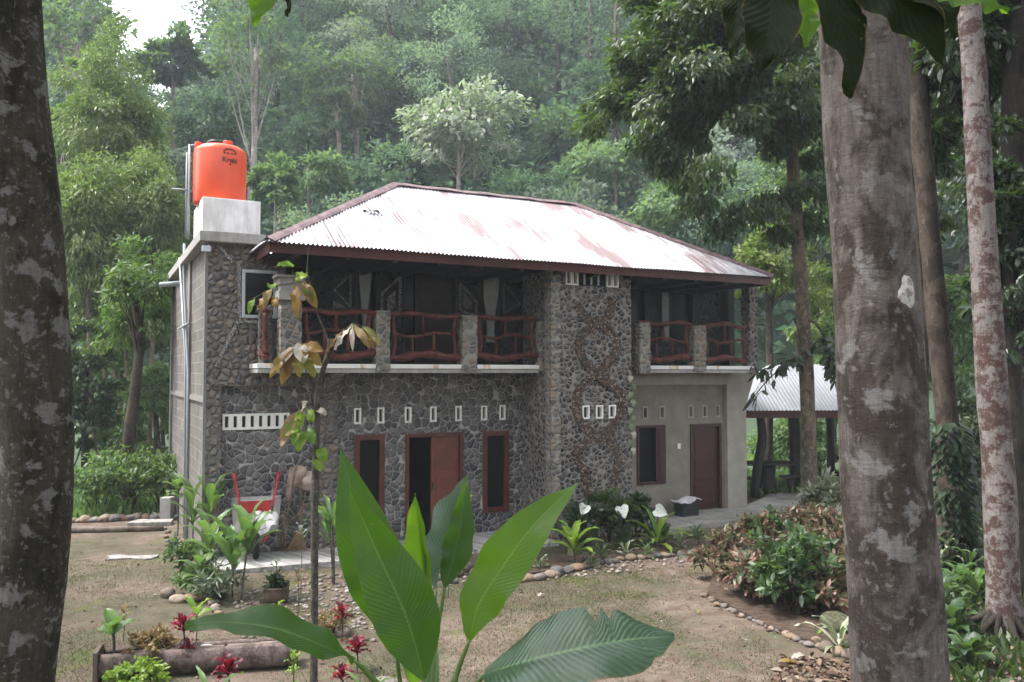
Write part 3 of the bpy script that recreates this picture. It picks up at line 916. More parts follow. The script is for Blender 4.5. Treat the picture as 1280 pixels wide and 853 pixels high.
# left block: panel, borders, upper wall, side wall
vp0 = st(278, 518, .1)[0]; vp1 = st(362, 520, .1)[0]
vw = (vp1 - vp0) / 8
vz = st(320, 527, .1)[1]
ph = [(vp0 + i * vw + .012, vp0 + (i + 1) * vw - .012, vz - .14, vz + .14) for i in range(8)]
mb = MB(); wall(mb, 0.24, 1.93, 0.10, 0.28, 0, 2.98, ph); mb.build('panel_wall', 'dark_fieldstone', house)
mb = MB(); mb.lumpbox(0.0, 0.24, 0.0, 0.28, 0, 2.98, .05, .02, 3)
mb.build('corner_border', 'tan_riverstone', house)
mb = MB(); mb.box(0.0, 1.93, -0.015, 0.28, 2.98, 3.20); mb.build('border_band', 'tan_riverstone', house)
uw = (0.56, 1.16, 4.17, 5.02)
mb = MB(); wall(mb, 0.0, 1.32, 0.0, 0.22, 3.20, 5.28, [uw]); mb.box(0, .9, 0.0, 0.22, 5.28, 5.45)
mb.build('upper_stone_wall', 'tan_riverstone', house)
mb = MB(); mb.box(0.0, 0.18, 0.283, 7.0, 0, 5.45); mb.build('side_wall', 'grey_block', house)
mb = MB()
mb.box(-0.05, -0.002, 0.0, 0.06, 0, 5.44); mb.box(-0.045, -0.002, 2.6, 2.95, 0, 5.44); mb.box(-0.05, -0.002, 0.06, 7.0, 2.70, 2.78); mb.box(-0.05, -0.002, 6.7, 7.0, 0, 5.44)
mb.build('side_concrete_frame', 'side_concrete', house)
mb = MB(); mb.box(1.16, 1.32, 0.22, 7.0, 3.2, 5.28); mb.box(0.18, 1.32, 6.82, 7.0, 0, 5.2); mb.build('block_inner_wall', 'inner_plaster', house)
# pebble lines on the upper stone wall
def ribbon(mb, pts, w, t, th):
    pts = catmull([Vector((p[0], 0, p[1])) for p in pts], 6)
    L_, R_ = [], []
    for i, p in enumerate(pts):
        d = (pts[min(i + 1, len(pts) - 1)] - pts[max(i - 1, 0)]).normalized()
        nn = Vector((-d.z, 0, d.x))
        ww = w * (1 + .18 * noise.noise(p * 4))
        L_.append(p + nn * ww / 2); R_.append(p - nn * ww / 2)
    n = len(pts); vs_ = []
    for a, b in zip(L_, R_):
        vs_ += [(a.x, t, a.z), (a.x, t - th, a.z), (b.x, t - th, b.z), (b.x, t, b.z)]
    fs_ = []
    for i in range(n - 1):
        k = i * 4
        for j in range(3):
            fs_.append((k + j, k + j + 1, k + 5 + j, k + 4 + j))
    fs_ += [(0, 3, 2, 1), (4 * n - 4, 4 * n - 3, 4 * n - 2, 4 * n - 1)]
    mb.add(vs_, fs_)
mb = MB()
lines = [[(272, 306), (291, 328)], [(297, 402), (270, 458)], [(299, 330), (299, 402)], [(299, 402), (330, 403)]]
for L_ in lines:
    ribbon(mb, [st(x, y, 0) for x, y in L_], 0.05, 0.0, 0.018)
mb.build('pebble_line', 'line_pebbles', house)

# corner pillar under the slab with its corbel
mb = MB(); mb.lumpbox(1.93, 2.25, -0.10, 0.22, 0.05, 3.2, .05, .02, 8); mb.build('corner_pillar', 'tan_riverstone', house)
mb = MB(); mb.prism([(1.98, -0.10, 2.72), (1.98, -0.10, 3.2), (1.98, -0.78, 3.2)], (.2, 0, 0)); mb.build('corbel', 'dark_fieldstone', house)
# upper wall behind the balcony, with openings
UT = 0.55
def us(px, py): return st(px, py, UT)
s1, s2 = us(443, 400)[0], us(472, 400)[0]
d1, d2 = us(503, 400)[0], us(571, 400)[0]
w1, w2 = us(601, 400)[0], us(627, 400)[0]
ZT = us(520, 336)[1]
upper_holes = [(s1, s2, 3.8, ZT), (d1, d2, 3.36, ZT), (w1, w2, 3.8, ZT), (8.7, 9.6, 3.36, 5.2), (10.0, 11.0, 3.9, 5.15)]
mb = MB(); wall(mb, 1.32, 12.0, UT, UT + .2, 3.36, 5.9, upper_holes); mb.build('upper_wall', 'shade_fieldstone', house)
# dark plank ceiling under the eaves
mb = MB(); mb.box(0.95, 11.4, -1.42, 2.0, 5.20, 5.24); mb.build('eave_ceiling', 'dark_plank', house)
def door_leaf(name, a, b, z0, z1, t, mat, parent, panels=2, swing=None):
    m_ = MB(); m_.box(a, b, t, t + .045, z0, z1)
    mx = .09
    n = panels
    for i in range(n):
        za = z0 + .12 + i * (z1 - z0 - .2) / n; zb = za + (z1 - z0 - .2) / n - .1
        m_.box(a + mx, b - mx, t - .012, t - .0005, za, zb)
    return m_.build(name, mat, parent, bevel=.006)
def frame(name, a, b, z0, z1, t0, t1, w, mat, parent, sill=True):
    m_ = MB()
    m_.box(a, a + w, t0, t1, z0, z1); m_.box(b - w, b, t0, t1, z0, z1); m_.box(a + w, b - w, t0, t1, z1 - w, z1)
    if sill: m_.box(a + w, b - w, t0, t1, z0, z0 + w)
    return m_.build(name, mat, parent, bevel=.005)
def window(a, b, z0, z1, t, w, mat, pane=True, parent=house, depth=.12):
    f = frame('window', a, b, z0, z1, t - .025, t + depth, w, mat, parent)
    if pane:
        m_ = MB(); m_.box(a + w - .005, b - w + .005, t + depth * .45, t + depth * .45 + .012, z0 + w - .005, z1 - w + .005)
        m_.build('pane', 'dark_glass', f)
    return f
window(*win1, 0, .10, 'red_timber'); window(*win2, 0, .10, 'red_timber')
# front door: left leaf stands open, right leaf closed
dfr = frame('front_door', dr[0], dr[1], dr[2], dr[3], -.025, .14, .075, 'red_timber', house, False)
mid = st(540, 600, 0)[0]
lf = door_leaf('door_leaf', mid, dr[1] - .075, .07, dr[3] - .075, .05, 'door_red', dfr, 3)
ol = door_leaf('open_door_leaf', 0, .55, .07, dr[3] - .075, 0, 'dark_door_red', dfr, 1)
ol.location = (dr[0] + .08, .1, 0); ol.rotation_euler = (0, 0, R(104))
mb = MB(); mb.box(mid + .03, mid + .05, .005, .05, .95, 1.1); mb.tube([(mid + .04, .0, 1.02), (mid + .10, -.01, 1.02)], .01, 6); mb.build('door_handle', 'rusty_steel', dfr)
def vent(a, b, z0, z1, t, w=.03, mat='white_trim', dep=.10):
    f = frame('vent_block', a, b, z0, z1, t - .015, t + dep, w, mat, house)
    m_ = MB(); m_.box(a + w, b - w, t + dep * .8, t + dep * .8 + .01, z0 + w, z1 - w); m_.build('vent_back', 'black_plastic', f)  # dark sheet stands in for the shade inside the vent hole
    return f
for h in vh: vent(*h, 0, .035)
for h in ph: vent(h[0] - .012, h[1] + .012, h[2], h[3], .10, .042)
# small metal framed window of the left block
f = window(*uw, 0, .055, 'window_alloy')

# upper doors, windows and curtains
def upframe(a, b, z0, z1): return frame('upper_window', a, b, z0, z1, UT - .03, UT + .15, .05, 'dark_timber', house)
for (a, b, z0, z1) in upper_holes:
    f = upframe(a, b, z0, z1)
    m_ = MB(); m_.box(a + .04, b - .04, UT + .12, UT + .13, z0 + .04, z1 - .04); m_.build('pane', 'dark_glass', f)
def curtain(a, b, z0, z1, tie=False):
    m_ = MB(); n = 22; mz = 10
    vs_ = []
    for j in range(mz + 1):
        k = j / mz
        z = z1 + (z0 - z1) * k
        w = 1.0 if not tie else (1 - .62 * math.sin(min(1, k / .82) * PI / 2) ** 2 if k < .82 else .38 + .3 * (k - .82) / .18)
        c_ = (a + b) / 2
        for i in range(n + 1):
            u = i / n
            vs_.append((c_ + (u - .5) * (b - a) * w, UT + .05 + .022 * math.sin(u * 7 * 2 * PI + k), z))
    m_.add(vs_, [(j * (n + 1) + i, j * (n + 1) + i + 1, (j + 1) * (n + 1) + i + 1, (j + 1) * (n + 1) + i) for j in range(mz) for i in range(n)])
    o = m_.build('curtain', 'shade_curtain', house, True)
    so = o.modifiers.new('thick', 'SOLIDIFY'); so.thickness = .006
    return o
curtain(w1 + .05, w2 - .03, 3.75, ZT - .05, True); curtain(s1 + .1, s1 + .34, 3.9, ZT - .1, True)
curtain(10.03, 10.3, 3.92, 5.1)
# red inner door, ajar in the upper doorway
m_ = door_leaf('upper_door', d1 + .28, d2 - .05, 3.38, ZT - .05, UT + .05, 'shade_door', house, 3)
# pebble motifs beside the openings
def motif(px_pts, w=.055):
    mb_ = MB()
    P = [us(x, y) for x, y in px_pts]
    P.append(P[0])
    for a, b in zip(P[:-1], P[1:]): ribbon(mb_, [a, b], w, UT, .02)
    return mb_
m_ = motif([(477, 367), (500, 347), (500, 388), (477, 398)]); a_ = [us(x, y) for x, y in [(484, 372), (494, 363), (494, 384), (484, 392)]]
m_.prism([(p[0], UT - .015, p[1]) for p in a_], (0, .012, 0)); m_.build('pebble_motif', 'pale_pebbles', house)
m_ = motif([(575, 355), (595, 377), (595, 395), (575, 388)]); a_ = [us(x, y) for x, y in [(579, 365), (590, 378), (590, 388), (579, 384)]]
m_.prism([(p[0], UT - .015, p[1]) for p in a_], (0, .012, 0)); m_.build('pebble_motif', 'pale_pebbles', house)
motif([(629, 355), (650, 380), (630, 392)], .04).build('pebble_motif', 'pale_pebbles', house)
motif([(418, 362), (438, 344), (438, 384)], .04).build('pebble_motif', 'pale_pebbles', house)
m_ = MB(); P = [us(x, y) for x, y in [(416, 376), (432, 384), (416, 386)]]; m_.prism([(p[0], UT - .02, p[1]) for p in P], (0, .018, 0)); m_.build('pebble_motif', 'pale_pebbles', house)

# tower
TT, TS0, TS1 = -1.2, 6.10, 7.95
tw = [(st(x0, 560, TT)[0], st(x1, 560, TT)[0]) for x0, x1 in ((728, 737), (745, 754), (761, 770))]
tz0, tz1 = st(740, 524, TT)[1], st(740, 507, TT)[1]
tvh = [(a, b, tz0, tz1) for a, b in tw]
uz0, uz1 = st(740, 358, TT)[1], st(740, 340, TT)[1]
ua, ub, uc, ud = st(707, 350, TT)[0], st(723, 350, TT)[0], st(758, 350, TT)[0], st(774, 350, TT)[0]
mb = MB(); wall(mb, TS0, TS1, TT, TT + .2, 0, 5.42, tvh + [(ua, ud, uz0, uz1)])
mb.box(TS0, TS0 + .2, TT + .2, 0.0, 0, 5.42); mb.box(TS1 - .2, TS1, TT + .2, 0.0, 0, 5.42)
mb.build('tower_wall', 'tower_cobble', house)
mb = MB(); mb.lumpbox(TS0 - .03, TS0 + .17, TT - .035, TT + .2, 0, 5.3, .05, .03, 5); mb.build('tower_corner', 'pillar_cobble', house)
for h in tvh: vent(*h, TT, .032)
hw_ = (ub - ua) / 2
for a in (ua, ua + hw_, uc, uc + hw_): vent(a + .004, a + hw_ - .004, uz0, uz1, TT, .03)
f = frame('tower_window', ub, uc, uz0, uz1 - .02, TT + .02, TT + .12, .03, 'dark_timber', house)
m_ = MB(); m_.box(ub, uc, TT + .07, TT + .08, uz0, uz1 - .02); m_.build('pane', 'dark_glass', f)
m_ = MB()
for k in (1, 2, 3): x = ub + (uc - ub) * k / 4; m_.box(x - .015, x + .015, TT + .03, TT + .066, uz0, uz1 - .02)
m_.build('mullion', 'window_alloy', f)
def z3(x, y): return st(680 + x * .2347, 320 + y * .2347, TT)
def z4(x, y): return st(680 + x * .2462, 480 + y * .2462, TT)
SA = [z3(*p) for p in [(175, 260), (225, 335), (300, 365), (365, 420), (388, 480), (350, 560), (260, 640), (195, 705)]] + [z4(*p) for p in [(162, 60), (163, 130), (195, 210), (275, 270), (350, 315), (377, 360), (365, 440), (345, 550)]]
SB = [z3(*p) for p in [(365, 225), (340, 320), (270, 365), (205, 420), (186, 490), (220, 570), (290, 640), (370, 700)]] + [z4(*p) for p in [(392, 60), (388, 140), (350, 215), (280, 272), (200, 310), (165, 360), (200, 430), (217, 490), (217, 590)]]
m_ = MB(); ribbon(m_, SA, .17, TT, .03); ribbon(m_, SB, .17, TT, .036); m_.build('pebble_motif', 'pebbles', house)

# right wing, lower cream wall
cw, cd = (8.94, 9.72, .74, 2.05), (10.42, 11.33, .08, 2.04)
cv = []
for px in (807, 828, 864, 881.5, 897.5):
    s_ = st(px, 513, 0)[0]; cv.append((s_ - .075, s_ + .075, 2.18, 2.47))
mb = MB(); wall(mb, TS1 - .02, 11.44, 0.02, .22, 0, 3.2, [cw, cd] + cv); mb.build('cream_wall', 'cream_render', house)
mb = MB(); mb.box(11.44, 12.02, -.08, .26, 0, 3.2); mb.prism([(12.02, -.075, 2.45), (12.02, -.075, 3.2), (12.32, -.075, 3.2)], (0, .3, 0)); mb.build('end_pier', 'cream_beam', house)
mb = MB(); mb.box(TS1 + .002, 11.44, -.10, 0.018, 2.94, 3.2); mb.build('beam', 'cream_beam', house)
for h in cv: vent(*h, .02, .035, 'cream_beam')
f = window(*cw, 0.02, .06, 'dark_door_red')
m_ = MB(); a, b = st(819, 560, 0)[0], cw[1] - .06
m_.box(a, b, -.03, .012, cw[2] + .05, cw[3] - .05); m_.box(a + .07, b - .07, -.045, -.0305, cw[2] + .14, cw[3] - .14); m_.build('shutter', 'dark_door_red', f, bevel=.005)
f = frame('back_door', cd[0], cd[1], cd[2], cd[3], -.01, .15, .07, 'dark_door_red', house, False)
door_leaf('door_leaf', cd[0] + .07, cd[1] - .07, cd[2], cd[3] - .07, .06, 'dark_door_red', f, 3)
m_ = MB(); x_, z_ = st(849, 558, 0); m_.box(x_ - .04, x_ + .04, -.002, .019, z_ - .06, z_ + .06); m_.build('light_switch', 'white_trim', house)
# structure out of sight: back and right side
mb = MB(); mb.box(11.82, 12.0, .26, 4.3, 0, 5.3); mb.box(1.32, 12.0, 4.3, 4.5, 0, 5.3); mb.build('rear_wall', 'inner_plaster', house)
mb = MB(); mb.box(.19, 11.8, .23, 4.29, 3.2, 3.34); mb.build('upper_floor', 'inner_plaster', house)
mb = MB(); mb.box(.30, 11.8, .23, 4.29, .0, .06); mb.build('lower_floor', 'inner_plaster', house)
mb = MB(); mb.box(6.12, 6.3, .23, 4.29, .06, 3.2); mb.box(1.95, 2.1, .29, 4.29, .06, 3.2); mb.build('inner_wall', 'inner_plaster', house)

# balcony slabs
BTt = -0.80
def slab(s0, s1, name='balcony_slab'):
    m_ = MB(); m_.box(s0, s1, BTt + .02, UT - .002 if s0 > 1.4 else UT - .002, 3.205, 3.285)
    o = m_.build(name, 'grey_concrete', house, bevel=.01)
    m_ = MB(); m_.box(s0 - .012, s1 + .012, BTt, UT - .004, 3.287, 3.365)
    m_.build('tile_edge', 'slab_tile', o, bevel=.006)
    return o
slab(0.71, TS0 - .04); slab(TS1 + .012, 11.62)
# pillars on the balcony
def pillar(px0, px1, top_z, t0=-.83, dpt=.27, cap=False, seed=1, z0=3.25):
    s0, s1 = st(px0, 430, -.8)[0], st(px1, 430, -.8)[0]
    m_ = MB(); m_.lumpbox(s0, s1, t0, t0 + dpt, z0, top_z, .05, .02, seed)
    o = m_.build('balcony_pillar', 'pillar_cobble', house, True)
    if cap:
        c_ = MB(); c_.box(s0 - .04, s1 + .04, t0 - .05, t0 + dpt + .04, top_z, top_z + .16); c_.box(s0 - .005, s1 + .005, t0 - .02, t0 + dpt, top_z + .16, top_z + .26)
        c_.box(s0 - .03, s1 + .03, t0 - .04, t0 + dpt + .03, top_z + .26, top_z + .38); c_.box(s0 - .09, s1 + .09, t0 - .09, t0 + dpt + .06, top_z + .38, top_z + .42)
        c_.build('cap', 'grey_concrete', o, bevel=.008)
    return s0, s1
p1 = pillar(350, 377, 4.44, cap=True, seed=2)
p2 = pillar(470, 487, 4.32, seed=3); p3 = pillar(577.5, 596, 4.29, seed=4); p4 = pillar(674, 690, 4.22, seed=5)
p5 = pillar(788, 800.5, 4.24, -1.15, .3, seed=6, z0=3.2); p6 = pillar(867, 881.5, 4.24, seed=7)
m_ = MB(); m_.lumpbox(11.48, 11.72, -.80, -.55, 3.2, 5.22, .05, .03, 9); m_.build('corner_column', 'tower_cobble', house, True)
m_ = MB(); s_ = st(335, 430, -.3)[0]; m_.lumpbox(.80, 1.0, -.42, -.24, 3.3, 4.28, .05, .02, 11); m_.box(.78, 1.02, -.44, -.22, 4.28, 4.38); m_.build('balcony_pillar', 'pillar_cobble', house)

def railing(s0, s1, seed, zt=4.25, zb=3.52, t=-.70, side=None):
    rr = random.Random(seed)
    L_ = s1 - s0
    def pt(u, z): return (s0 + u * L_, t, z) if side is None else (side, s0 + u * L_, z)
    def wob(z, amp, r, u0=-.02, u1=1.02, n=7, bow=0.0):
        ph_ = rr.uniform(0, 6)
        return catmull([pt(u0 + (u1 - u0) * i / n, z + amp * math.sin(ph_ + i * 1.15) + bow * math.sin(PI * i / n) + rr.uniform(-.012, .012)) for i in range(n + 1)], 4)
    def add(name, pts, r, parent):
        m = MB(); k = len(pts); m.tube(pts, [1.14 * r * (1 + .16 * math.sin(i * .7 + seed)) for i in range(k)], 9, .18, seed)
        return m.build(name, 'rail_wood', parent, True)
    top = wob(zt, .028, .04, bow=.03)
    o = add('railing', top, .042, house)
    add('lower_rail', wob(zb, .035, .06), .06, o)
    midr = wob((zt + zb) / 2 + .03, .04, .025, .07, .93, 6)
    add('middle_rail', midr, .026, o)
    for u in (.085, .915):
        add('stile', catmull([pt(u - .02 * (1 if u < .5 else -1), zb), pt(u + .015, zb + .25), pt(u - .01, zt - .3), pt(u - .02 * (1 if u < .5 else -1), zt - .02)], 4), .034, o)
    zm = (zt + zb) / 2 + .03
    for u, a, b in ((.33, zb, zm), (.64, zb, zm), (.48, zm, zt)):
        add('spindle', [pt(u, a), pt(u + rr.uniform(-.02, .02), (a + b) / 2), pt(u + rr.uniform(-.01, .01), b)], .024, o)
    return o
railing(p1[1], p2[0], 1); railing(p2[1], p3[0], 2); railing(p3[1], p4[0], 3)
railing(p5[1] + .02, p6[0], 4); railing(p6[1], 11.49, 5)
railing(-.26, .52, 6, side=.86, t=0); railing(-.60, -.40, 7, side=.86, t=0)

# roof: corrugated sheets on four slopes
def slope(A, B, Cc, D, name, mat, amp=.014, wl=.076, under=0.0):
    """A,B eave ends; D,Cc ridge ends above A and B; corrugations run from eave to ridge"""
    A, B, Cc, D = map(Vector, (A, B, Cc, D))
    e = (B - A); L_ = e.length; e.normalize()
    up = (D - A) - e * (D - A).dot(e); H_ = up.length; up.normalize()
    nn = e.cross(up).normalized()
    if nn.z < 0: nn = -nn
    a0 = (D - A).dot(e); b0 = (Cc - A).dot(e)
    n = max(8, int(L_ / wl * 5))
    m_ = MB(); m_.uv = []
    NR = 7
    for i in range(n + 1):
        x = L_ * i / n
        if x < a0: h = H_ * x / max(a0, 1e-6)
        elif x > b0: h = H_ * (L_ - x) / max(L_ - b0, 1e-6)
        else: h = H_
        rag = .02 * noise.noise(Vector((math.floor(x / .76) * 3.7, 1, 0)))
        for j in range(NR + 1):
            y = h * j / NR
            if j == 0: y -= .05 + rag
            off = amp * math.sin(2 * PI * x / wl) + .012 * noise.noise(Vector((x * .8, y * 1.2, 4)))
            p = A + e * x + up * y + nn * (off + .03)
            m_.v.append(tuple(p)); m_.uv.append((x, y))
    for i in range(n):
        for j in range(NR):
            k = i * (NR + 1) + j
            m_.f.append((k, k + NR + 1, k + NR + 2, k + 1))
    return m_.build(name, mat, house, True)
e00, e10, e11, e01 = (ES0, ET, EAVE_Z), (ES1, ET, EAVE_Z), (ES1, BT, EAVE_Z), (ES0, BT, EAVE_Z)
r0, r1 = (ES0 + W_HIP, RT, RZ), (ES1 - W_HIP, RT, RZ)
slope(e00, e10, r1, r0, 'roof', 'roof_sheet')
slope(e11, e01, r0, r1, 'roof', 'roof_sheet')
slope(e10, e11, r1, r1, 'roof', 'roof_sheet')
slope(e01, e00, r0, r0, 'roof', 'roof_sheet')
def cap(a, b, name='ridge_cap'):
    a, b = Vector(a), Vector(b)
    d = (b - a).normalized(); s_ = d.cross(Vector((0, 0, 1))).normalized(); u_ = s_.cross(d)
    m_ = MB(); n = max(4, int((b - a).length / .3)); vs_ = []
    for i in range(n + 1):
        p = a + (b - a) * i / n
        wv = .008 * math.sin(i * 2.1)
        for x, z in ((-.13, -.055), (-.07, -.012), (0, .022), (.07, -.012), (.13, -.055)):
            vs_.append(p + s_ * (x + wv) + u_ * (z + .06 + wv))
    m_.add(vs_, [(i * 5 + j, i * 5 + j + 1, i * 5 + j + 6, i * 5 + j + 5) for i in range(n) for j in range(4)])
    o = m_.build(name, 'ridge_rust', house)
    so = o.modifiers.new('thick', 'SOLIDIFY'); so.thickness = .01
    return o
cap(e00, r0); cap(r0, r1); cap(e10, r1); cap(e01, r0); cap(e11, r1)
# fascia boards
m_ = MB(); z0, z1 = EAVE_Z - .16, EAVE_Z + .005
m_.box(ES0 + .03, ES1 - .03, ET + .03, ET + .06, z0, z1); m_.box(ES0 + .03, ES0 + .06, ET + .06, -.2, z0, z1); m_.box(ES1 - .06, ES1 - .03, ET + .06, BT - .1, z0, z1)
m_.build('fascia', 'fascia_red', house)
m_ = MB()
for k in range(13):
    s_ = 1.2 + k * .82
    m_.box(s_, s_ + .07, ET + .07, UT, 5.10, 5.19)
m_.build('rafters', 'dark_timber', house)
# leaf-shaped dark tear in the roof sheet is a scrap of rubbish lying there
m_ = MB(); q0, q1 = Vector((4.2, -.35, 0)), None
def on_roof(s, t, off=.05): return Vector((s, t, EAVE_Z + (t - ET) * 1.87 / W_HIP + off))

# flat roof slab and plinth of the left block
m_ = MB(); m_.box(-.16, .93, -.16, 7.1, 5.452, 5.63); m_.build('flat_roof', 'grey_concrete', house, bevel=.012)
m_ = MB(); m_.box(-.11, .85, -.06, 1.35, 5.632, 6.225); m_.build('tank_plinth', 'plinth_paint', house, bevel=.01)
# dangling floodlight at the block corner
fl = MB(); fl.tube([(.0, -.03, 5.40), (-.04, -.10, 5.36)], .015, 6); fl.box(-.12, .02, -.17, -.10, 5.27, 5.37); fl.build('floodlight', 'window_alloy', house, bevel=.01)
# lit bulb under the eave corner
bm_ = M('lamp_glow'); bm_.p.inputs['Emission Color'].default_value = (.85, .75, 1, 1); bm_.p.inputs['Emission Strength'].default_value = 6; MAT['lamp_glow'] = bm_.m
bx, bz = st(330, 311, -1.25)
m_ = MB(); m_.lathe([(.012, .05), (.02, .03), (.034, .0), (.03, -.03), (.012, -.045)], (bx + .1, -1.25, bz - .02), 12); o = m_.build('light_bulb', 'lamp_glow', house, True)
m_ = MB(); m_.tube([(bx + .1, -1.25, bz + .02), (bx + .1, -1.25, 5.19)], .018, 8); m_.build('bulb_holder', 'white_trim', house)
# pipes on the left side
def pipe(name, pts, r=.022, mat='pvc', parent=house):
    m = MB(); m.tube(pts, r, 8); return m.build(name, mat, parent, True)
pipe('downpipe', [(-.09, 3.35, 5.9), (-.09, 3.35, 5.3), (-.085, 2.2, 3.2), (-.085, 2.1, 0)], .026)
pipe('downpipe', [(-.16, 3.55, 5.62), (-.10, 2.6, 3.5), (-.095, 2.35, 0)], .022)
pipe('pipe_bracket', [(-.13, 1.9, 4.15), (-.13, 4.0, 4.15)], .022)
pipe('roof_spout', [(-.55, 3.4, 5.02), (-.1, 3.4, 5.08)], .05)

# scrap on the roof
m_ = MB(); s_ = 3.0
blade(m_, [on_roof(2.72, -.02), on_roof(2.85, -.06, .09), on_roof(3.0, -.02, .06), on_roof(3.08, -.1, .07)], .1, (0, -.5, .86), seed=3)
m_.uv = None
o = m_.build('fallen_leaf', 'dark_leather'); o.matrix_world = Matrix.Translation(HP) @ Matrix.Rotation(TH, 4, 'Z')
tag(o, 'curled dark scrap lying on the white roof sheets', 'debris')

# ------------------------------------------------------------------ water tank
TKC = (.25, .62, 6.225)
tank = thing('water_tank', 'orange cylindrical plastic water tank on the white rooftop plinth', 'tank', hw(*TKC), TH)
m_ = MB(); m_.lathe([(.44, 0), (.452, .03), (.455, .4), (.455, .93), (.442, .985), (.36, 1.045), (.20, 1.08), (.20, 1.085)], n=48)
m_.build('tank_body', 'tank_orange', tank, True)
m_ = MB(); m_.lathe([(.17, 1.08), (.175, 1.13), (.165, 1.15), (.05, 1.16)], (-.06, 0, 0), 24); m_.build('lid', 'black_plastic', tank, True)
m_ = MB(); m_.lathe([(.085, 1.02), (.085, 1.12), (.08, 1.13)], (.10, -.2, 0), 16); m_.build('inlet', 'tank_orange', tank)
m_ = MB(); m_.lathe([(.06, .98), (.06, 1.09), (.055, 1.10)], (-.38, -.02, 0), 14); m_.build('inlet', 'tank_orange', tank)
def textmesh(body, size):
    cu = bpy.data.curves.new('txt', 'FONT'); cu.body = body; cu.size = size; cu.align_x = 'CENTER'; cu.extrude = .0; cu.offset = size * .025
    o = bpy.data.objects.new('txt', cu); C.objects.link(o)
    bpy.context.view_layer.update()
    me = bpy.data.meshes.new_from_object(o.evaluated_get(bpy.context.evaluated_depsgraph_get()))
    bpy.data.objects.remove(o)
    v = [tuple(x.co) for x in me.vertices]; f = [tuple(p.vertices) for p in me.polygons]
    bpy.data.meshes.remove(me)
    return v, f
def wrap(v, r, az, z0):
    return [(r * math.cos(az + x / r), r * math.sin(az + x / r), z0 + y) for x, y, _ in v]
AZ = -PI / 2 - .0
AZ = math.radians(-90 + 14)
m_ = MB(); v, f = textmesh('Krebi', .125); m_.add(wrap(v, .460, AZ, .70), f); m_.build('lettering', 'ink', tank)
m_ = MB()
arc = [(.13 * math.cos(a), .045 + .085 * math.sin(a), 0) for a in np.linspace(.25, PI - .25, 13)]
m_.add(wrap([p for p in arc] + [(x * .86, y * .82, 0) for x, y, _ in arc], .460, AZ, .815), [(i, i + 1, 14 + i, 13 + i) for i in range(12)])
m_.build('emblem_arch', 'ink', tank)
for x in (-.10, -.04, .03, .09):
    m_ = MB(); m_.add(wrap([(x - .02, .03, 0), (x + .02, .025, 0), (x + .015, .055, 0), (x - .01, .06, 0)], .460, AZ, .815), [(0, 1, 2, 3)]); m_.build('emblem_mark', 'ink', tank)
m_ = MB(); m_.add(wrap([(-.02, .0, 0), (.025, .0, 0), (.012, -.03, 0), (-.005, -.03, 0)], .460, AZ, .675), [(0, 1, 2, 3)]); m_.build('emblem_mark', 'ink', tank)
pr = MB(); pr.tube([(-.52, .0, 1.05), (-.52, .0, -.5), (-.52, .1, -.62)], .02, 8); pr.tube([(-.52, 0, 1.03), (-.38, 0, 1.05)], .02, 8); pr.tube([(-.56, .0, .9), (-.56, .05, -.6)], .016, 8)
pr.tube([(-.80, .0, .22), (-.5, 0, .24)], .014, 6)
pr.build('pipe', 'pvc', tank, True)
pipe('pipe', [(.50, .1, 0.05), (.52, .1, .42)], .02, 'pvc', tank)

# ================================================================== PAVILION beyond the house
PV = at(930, 640, 20.5); PV.z = 0
pav = thing('open_pavilion', 'open sided pavilion with white sheet roof and dark red fascia beside the house', 'pavilion', (PV.x + .1, 20.6, 0.06), R(4))
PW, PD, PZ = 4.1, 3.6, 2.22
def pav_roof():
    m = MB(); m.uv = []
    def sl(A, B, Cc, D):
        A, B, Cc, D = map(Vector, (A, B, Cc, D)); e = (B - A); L_ = e.length; e.normalize()
        up = (D - A) - e * (D - A).dot(e); H_ = up.length; up.normalize(); nn = e.cross(up).normalized()
        a0 = (D - A).dot(e); b0 = (Cc - A).dot(e); n = int(L_ / .025); b = len(m.v)
        for i in range(n + 1):
            x = L_ * i / n
            h = H_ * min(1, x / max(a0, 1e-6), (L_ - x) / max(L_ - b0, 1e-6))
            for j in (0, 1):
                p = A + e * x + up * (h * j - (.05 if j == 0 else 0)) + nn * (.012 * math.sin(2 * PI * x / .1) + .02)
                m.v.append(tuple(p)); m.uv.append((x + 40, h * j + 20))
        for i in range(n): m.f.append((b + 2 * i, b + 2 * i + 2, b + 2 * i + 3, b + 2 * i + 1))
    a, b, c, d = (0, 0, PZ), (PW, 0, PZ), (PW, PD, PZ), (0, PD, PZ)
    r = 1.15
    p, q = (1.35, PD / 2, PZ + r), (PW - 1.35, PD / 2, PZ + r)
    sl(a, b, q, p); sl(b, c, q, q); sl(c, d, p, q); sl(d, a, p, p)
    return m.build('roof', 'pavilion_sheet', pav, True)
plain('pavilion_sheet', (0.27, 0.28, 0.30), 0.4, 0.4, 0.08, 2.0)
pav_roof()
m = MB(); m.box(.02, PW - .02, .03, .07, PZ - .2, PZ + .0); m.box(.02, .06, .07, PD - .05, PZ - .2, PZ); m.box(PW - .06, PW - .02, .07, PD - .05, PZ - .2, PZ); m.box(.02, PW - .02, PD - .05, PD - .01, PZ - .2, PZ)
m.build('fascia', 'fascia_red', pav)
for i, (x, y, lean) in enumerate([(.55, .5, -.16), (1.85, 1.5, .0), (3.6, .5, .05), (.6, 3.1, .05), (3.6, 3.1, 0)]):
    m = MB(); m.tube(catmull([(x + lean, y, -.04), (x + lean * .8 + .03, y, .6), (x + .04, y, 1.4), (x, y, PZ)], 4), .115 if i != 1 else .14, 10, .2, i)
    m.build('post', 'dark_timber', pav, True)
